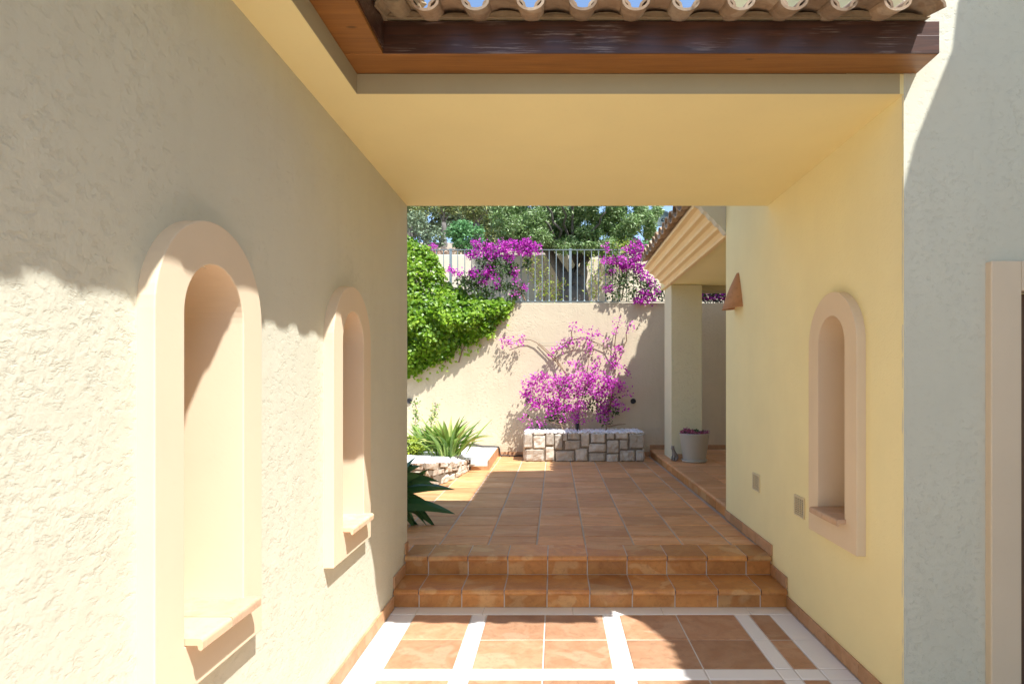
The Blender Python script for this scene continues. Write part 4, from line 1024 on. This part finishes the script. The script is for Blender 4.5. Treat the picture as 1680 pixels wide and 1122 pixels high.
def px_tree(name, label, px, py, d, rx, ry, base_py, m, dens, leaf, tr=.12, group=None, aspect=.4, clumps=None, cat='tree', h=None):
    c = P(px, py, d); b = hill(c[0], d); k = d/F
    return tree(name, label, (c[0], d, b), max(.3, (c[2]-b)*(h or .6)), (c[0], d, c[2], rx*k, rx*k*.8, ry*k), dens, leaf, m, tr, group, aspect=aspect, clumps=clumps, cat=cat)
G = 'trees on the hill behind the garden'
px_tree('garden_bush', 'round fresh green bush behind the left part of the railing', 765, 388, 17.5, 30, 32, 0, L_bush, 260, .085, .07, None, .5, 40, 'bush', .4)
px_tree('garden_bush', 'olive green bush between the ivy top and the fresh green bush', 712, 392, 18.5, 22, 20, 0, L_grey, 240, .08, .05, None, .5, 28, 'bush', .4)
px_tree('garden_bush', 'grey-green bush above the ivy at the left edge', 682, 368, 20.5, 24, 24, 0, L_grey, 200, .08, .07, None, .5, 28, 'bush', .4)
px_tree('pine_tree', 'dark pine above the ivy at the far left', 672, 330, 26, 42, 38, 0, L_pine, 95, .13, .2, G, .3, 50)
px_tree('pine_tree', 'dark pine with slim trunk above the olive green bush', 728, 322, 25, 30, 40, 0, L_pine, 95, .13, .14, G, .3, 50)
px_tree('pine_tree', 'yellowish pine above the fresh green bush', 782, 326, 28, 36, 40, 0, L_pine, 90, .14, .18, G, .3, 50)
px_tree('pine_tree', 'pine half hidden left of the olive crown', 812, 358, 31, 24, 46, 0, L_pine, 85, .15, .18, G, .3, 50)
px_tree('hedge_tree', 'tall tree far behind the two left pines', 700, 345, 40, 60, 55, 0, L_grey, 50, .2, .25, G, .4, 60)
px_tree('hedge_tree', 'tall tree far behind the yellowish pine', 800, 350, 42, 55, 55, 0, L_pine, 50, .2, .25, G, .4, 60)
px_tree('hedge_tree', 'distant tree low behind the olive trunk', 900, 385, 38, 60, 36, 0, L_pine, 50, .2, .25, G, .4, 50)
px_tree('garden_bush', 'light green bush peeping between olive crown and porch roof', 1050, 402, 20, 22, 10, 0, L_bush, 260, .085, .05, None, .5, 24, 'bush', .4)
px_tree('garden_bush', 'low distant bush right of the olive trunk', 985, 405, 24, 34, 14, 0, L_grey, 200, .09, .05, None, .5, 24, 'bush', .4)
c = P(718, 409, 16.4); o = thing('dry_shrub', 'dry pinkish shrub just above the upper wall beside the ivy', 'shrub', (c[0], 16.4, hill(c[0], 16.4)))
L_dry = leafmat('dry_leaf', [(0, (.42, .30, .22)), (1, (.55, .42, .30))], .2)
leaves('foliage', blob_pts([(c[0]+.1*i, 16.4, c[2]-.12, .28, .2, .17) for i in range(-4, 5, 2)], 1500), .06, L_dry, o, spread=1)
mb = MB(); mb.tube([(c[0], 16.4, hill(c[0], 16.4)-.1), (c[0], 16.4, c[2]-.1)], .02, 5); mb.build('stems', M_stem, o)
c = P(710, 402, 16.2); o = thing('pink_shrub', 'small patch of pink blossom behind the top of the ivy', 'shrub', (c[0], 16.2, hill(c[0], 16.2)))
leaves('blossom', blob_pts([(c[0], 16.2, c[2]-.05, .14, .1, .1)], 3500), .045, L_bract, o)
mb = MB(); mb.tube([(c[0], 16.2, hill(c[0], 16.2)-.1), (c[0], 16.2, c[2]-.06)], .012, 5); mb.build('stems', M_stem, o)

# satellite dish beyond the porch roof
c = Vector(P(1088, 361, 17)); ds = thing('satellite_dish', 'grey satellite dish on a thin pole beyond the porch roof', 'satellite dish', (c.x, 17, c.z))
mb = MB(); n = 24; vs = [(0, 0, 0)]; rings = ((.06, .004), (.13, .02), (.20, .05), (.235, .07))
for (rr, hh) in rings:
    for i in range(n): vs.append((rr*math.cos(2*math.pi*i/n), rr*math.sin(2*math.pi*i/n)*1.05, hh))
fs = [(0, 1+i, 1+(i+1) % n) for i in range(n)]+[(1+j*n+i, 1+j*n+(i+1) % n, 1+(j+1)*n+(i+1) % n, 1+(j+1)*n+i) for j in range(3) for i in range(n)]
rot = Matrix.Rotation(R(-35), 4, 'Z') @ Matrix.Rotation(R(70), 4, 'X')
mb.add([rot @ Vector(v)+c for v in vs], fs)
o = mb.build('dish', M_dish, ds, smooth=True, fix=False); so_ = o.modifiers.new('solid', 'SOLIDIFY'); so_.thickness = .008
mb = MB(); mb.tube([rot @ Vector((0, -.2, .04))+c, rot @ Vector((0, -.12, .26))+c, rot @ Vector((0, 0, .30))+c], .012, 6); mb.build('feed_arm', M_metal, ds)
mb = MB(); mb.tube([c+Vector((.02, .04, 0)), (c.x+.03, 17.05, hill(c.x, 17)-.2)], .022, 8); mb.build('mast', M_metal, ds)
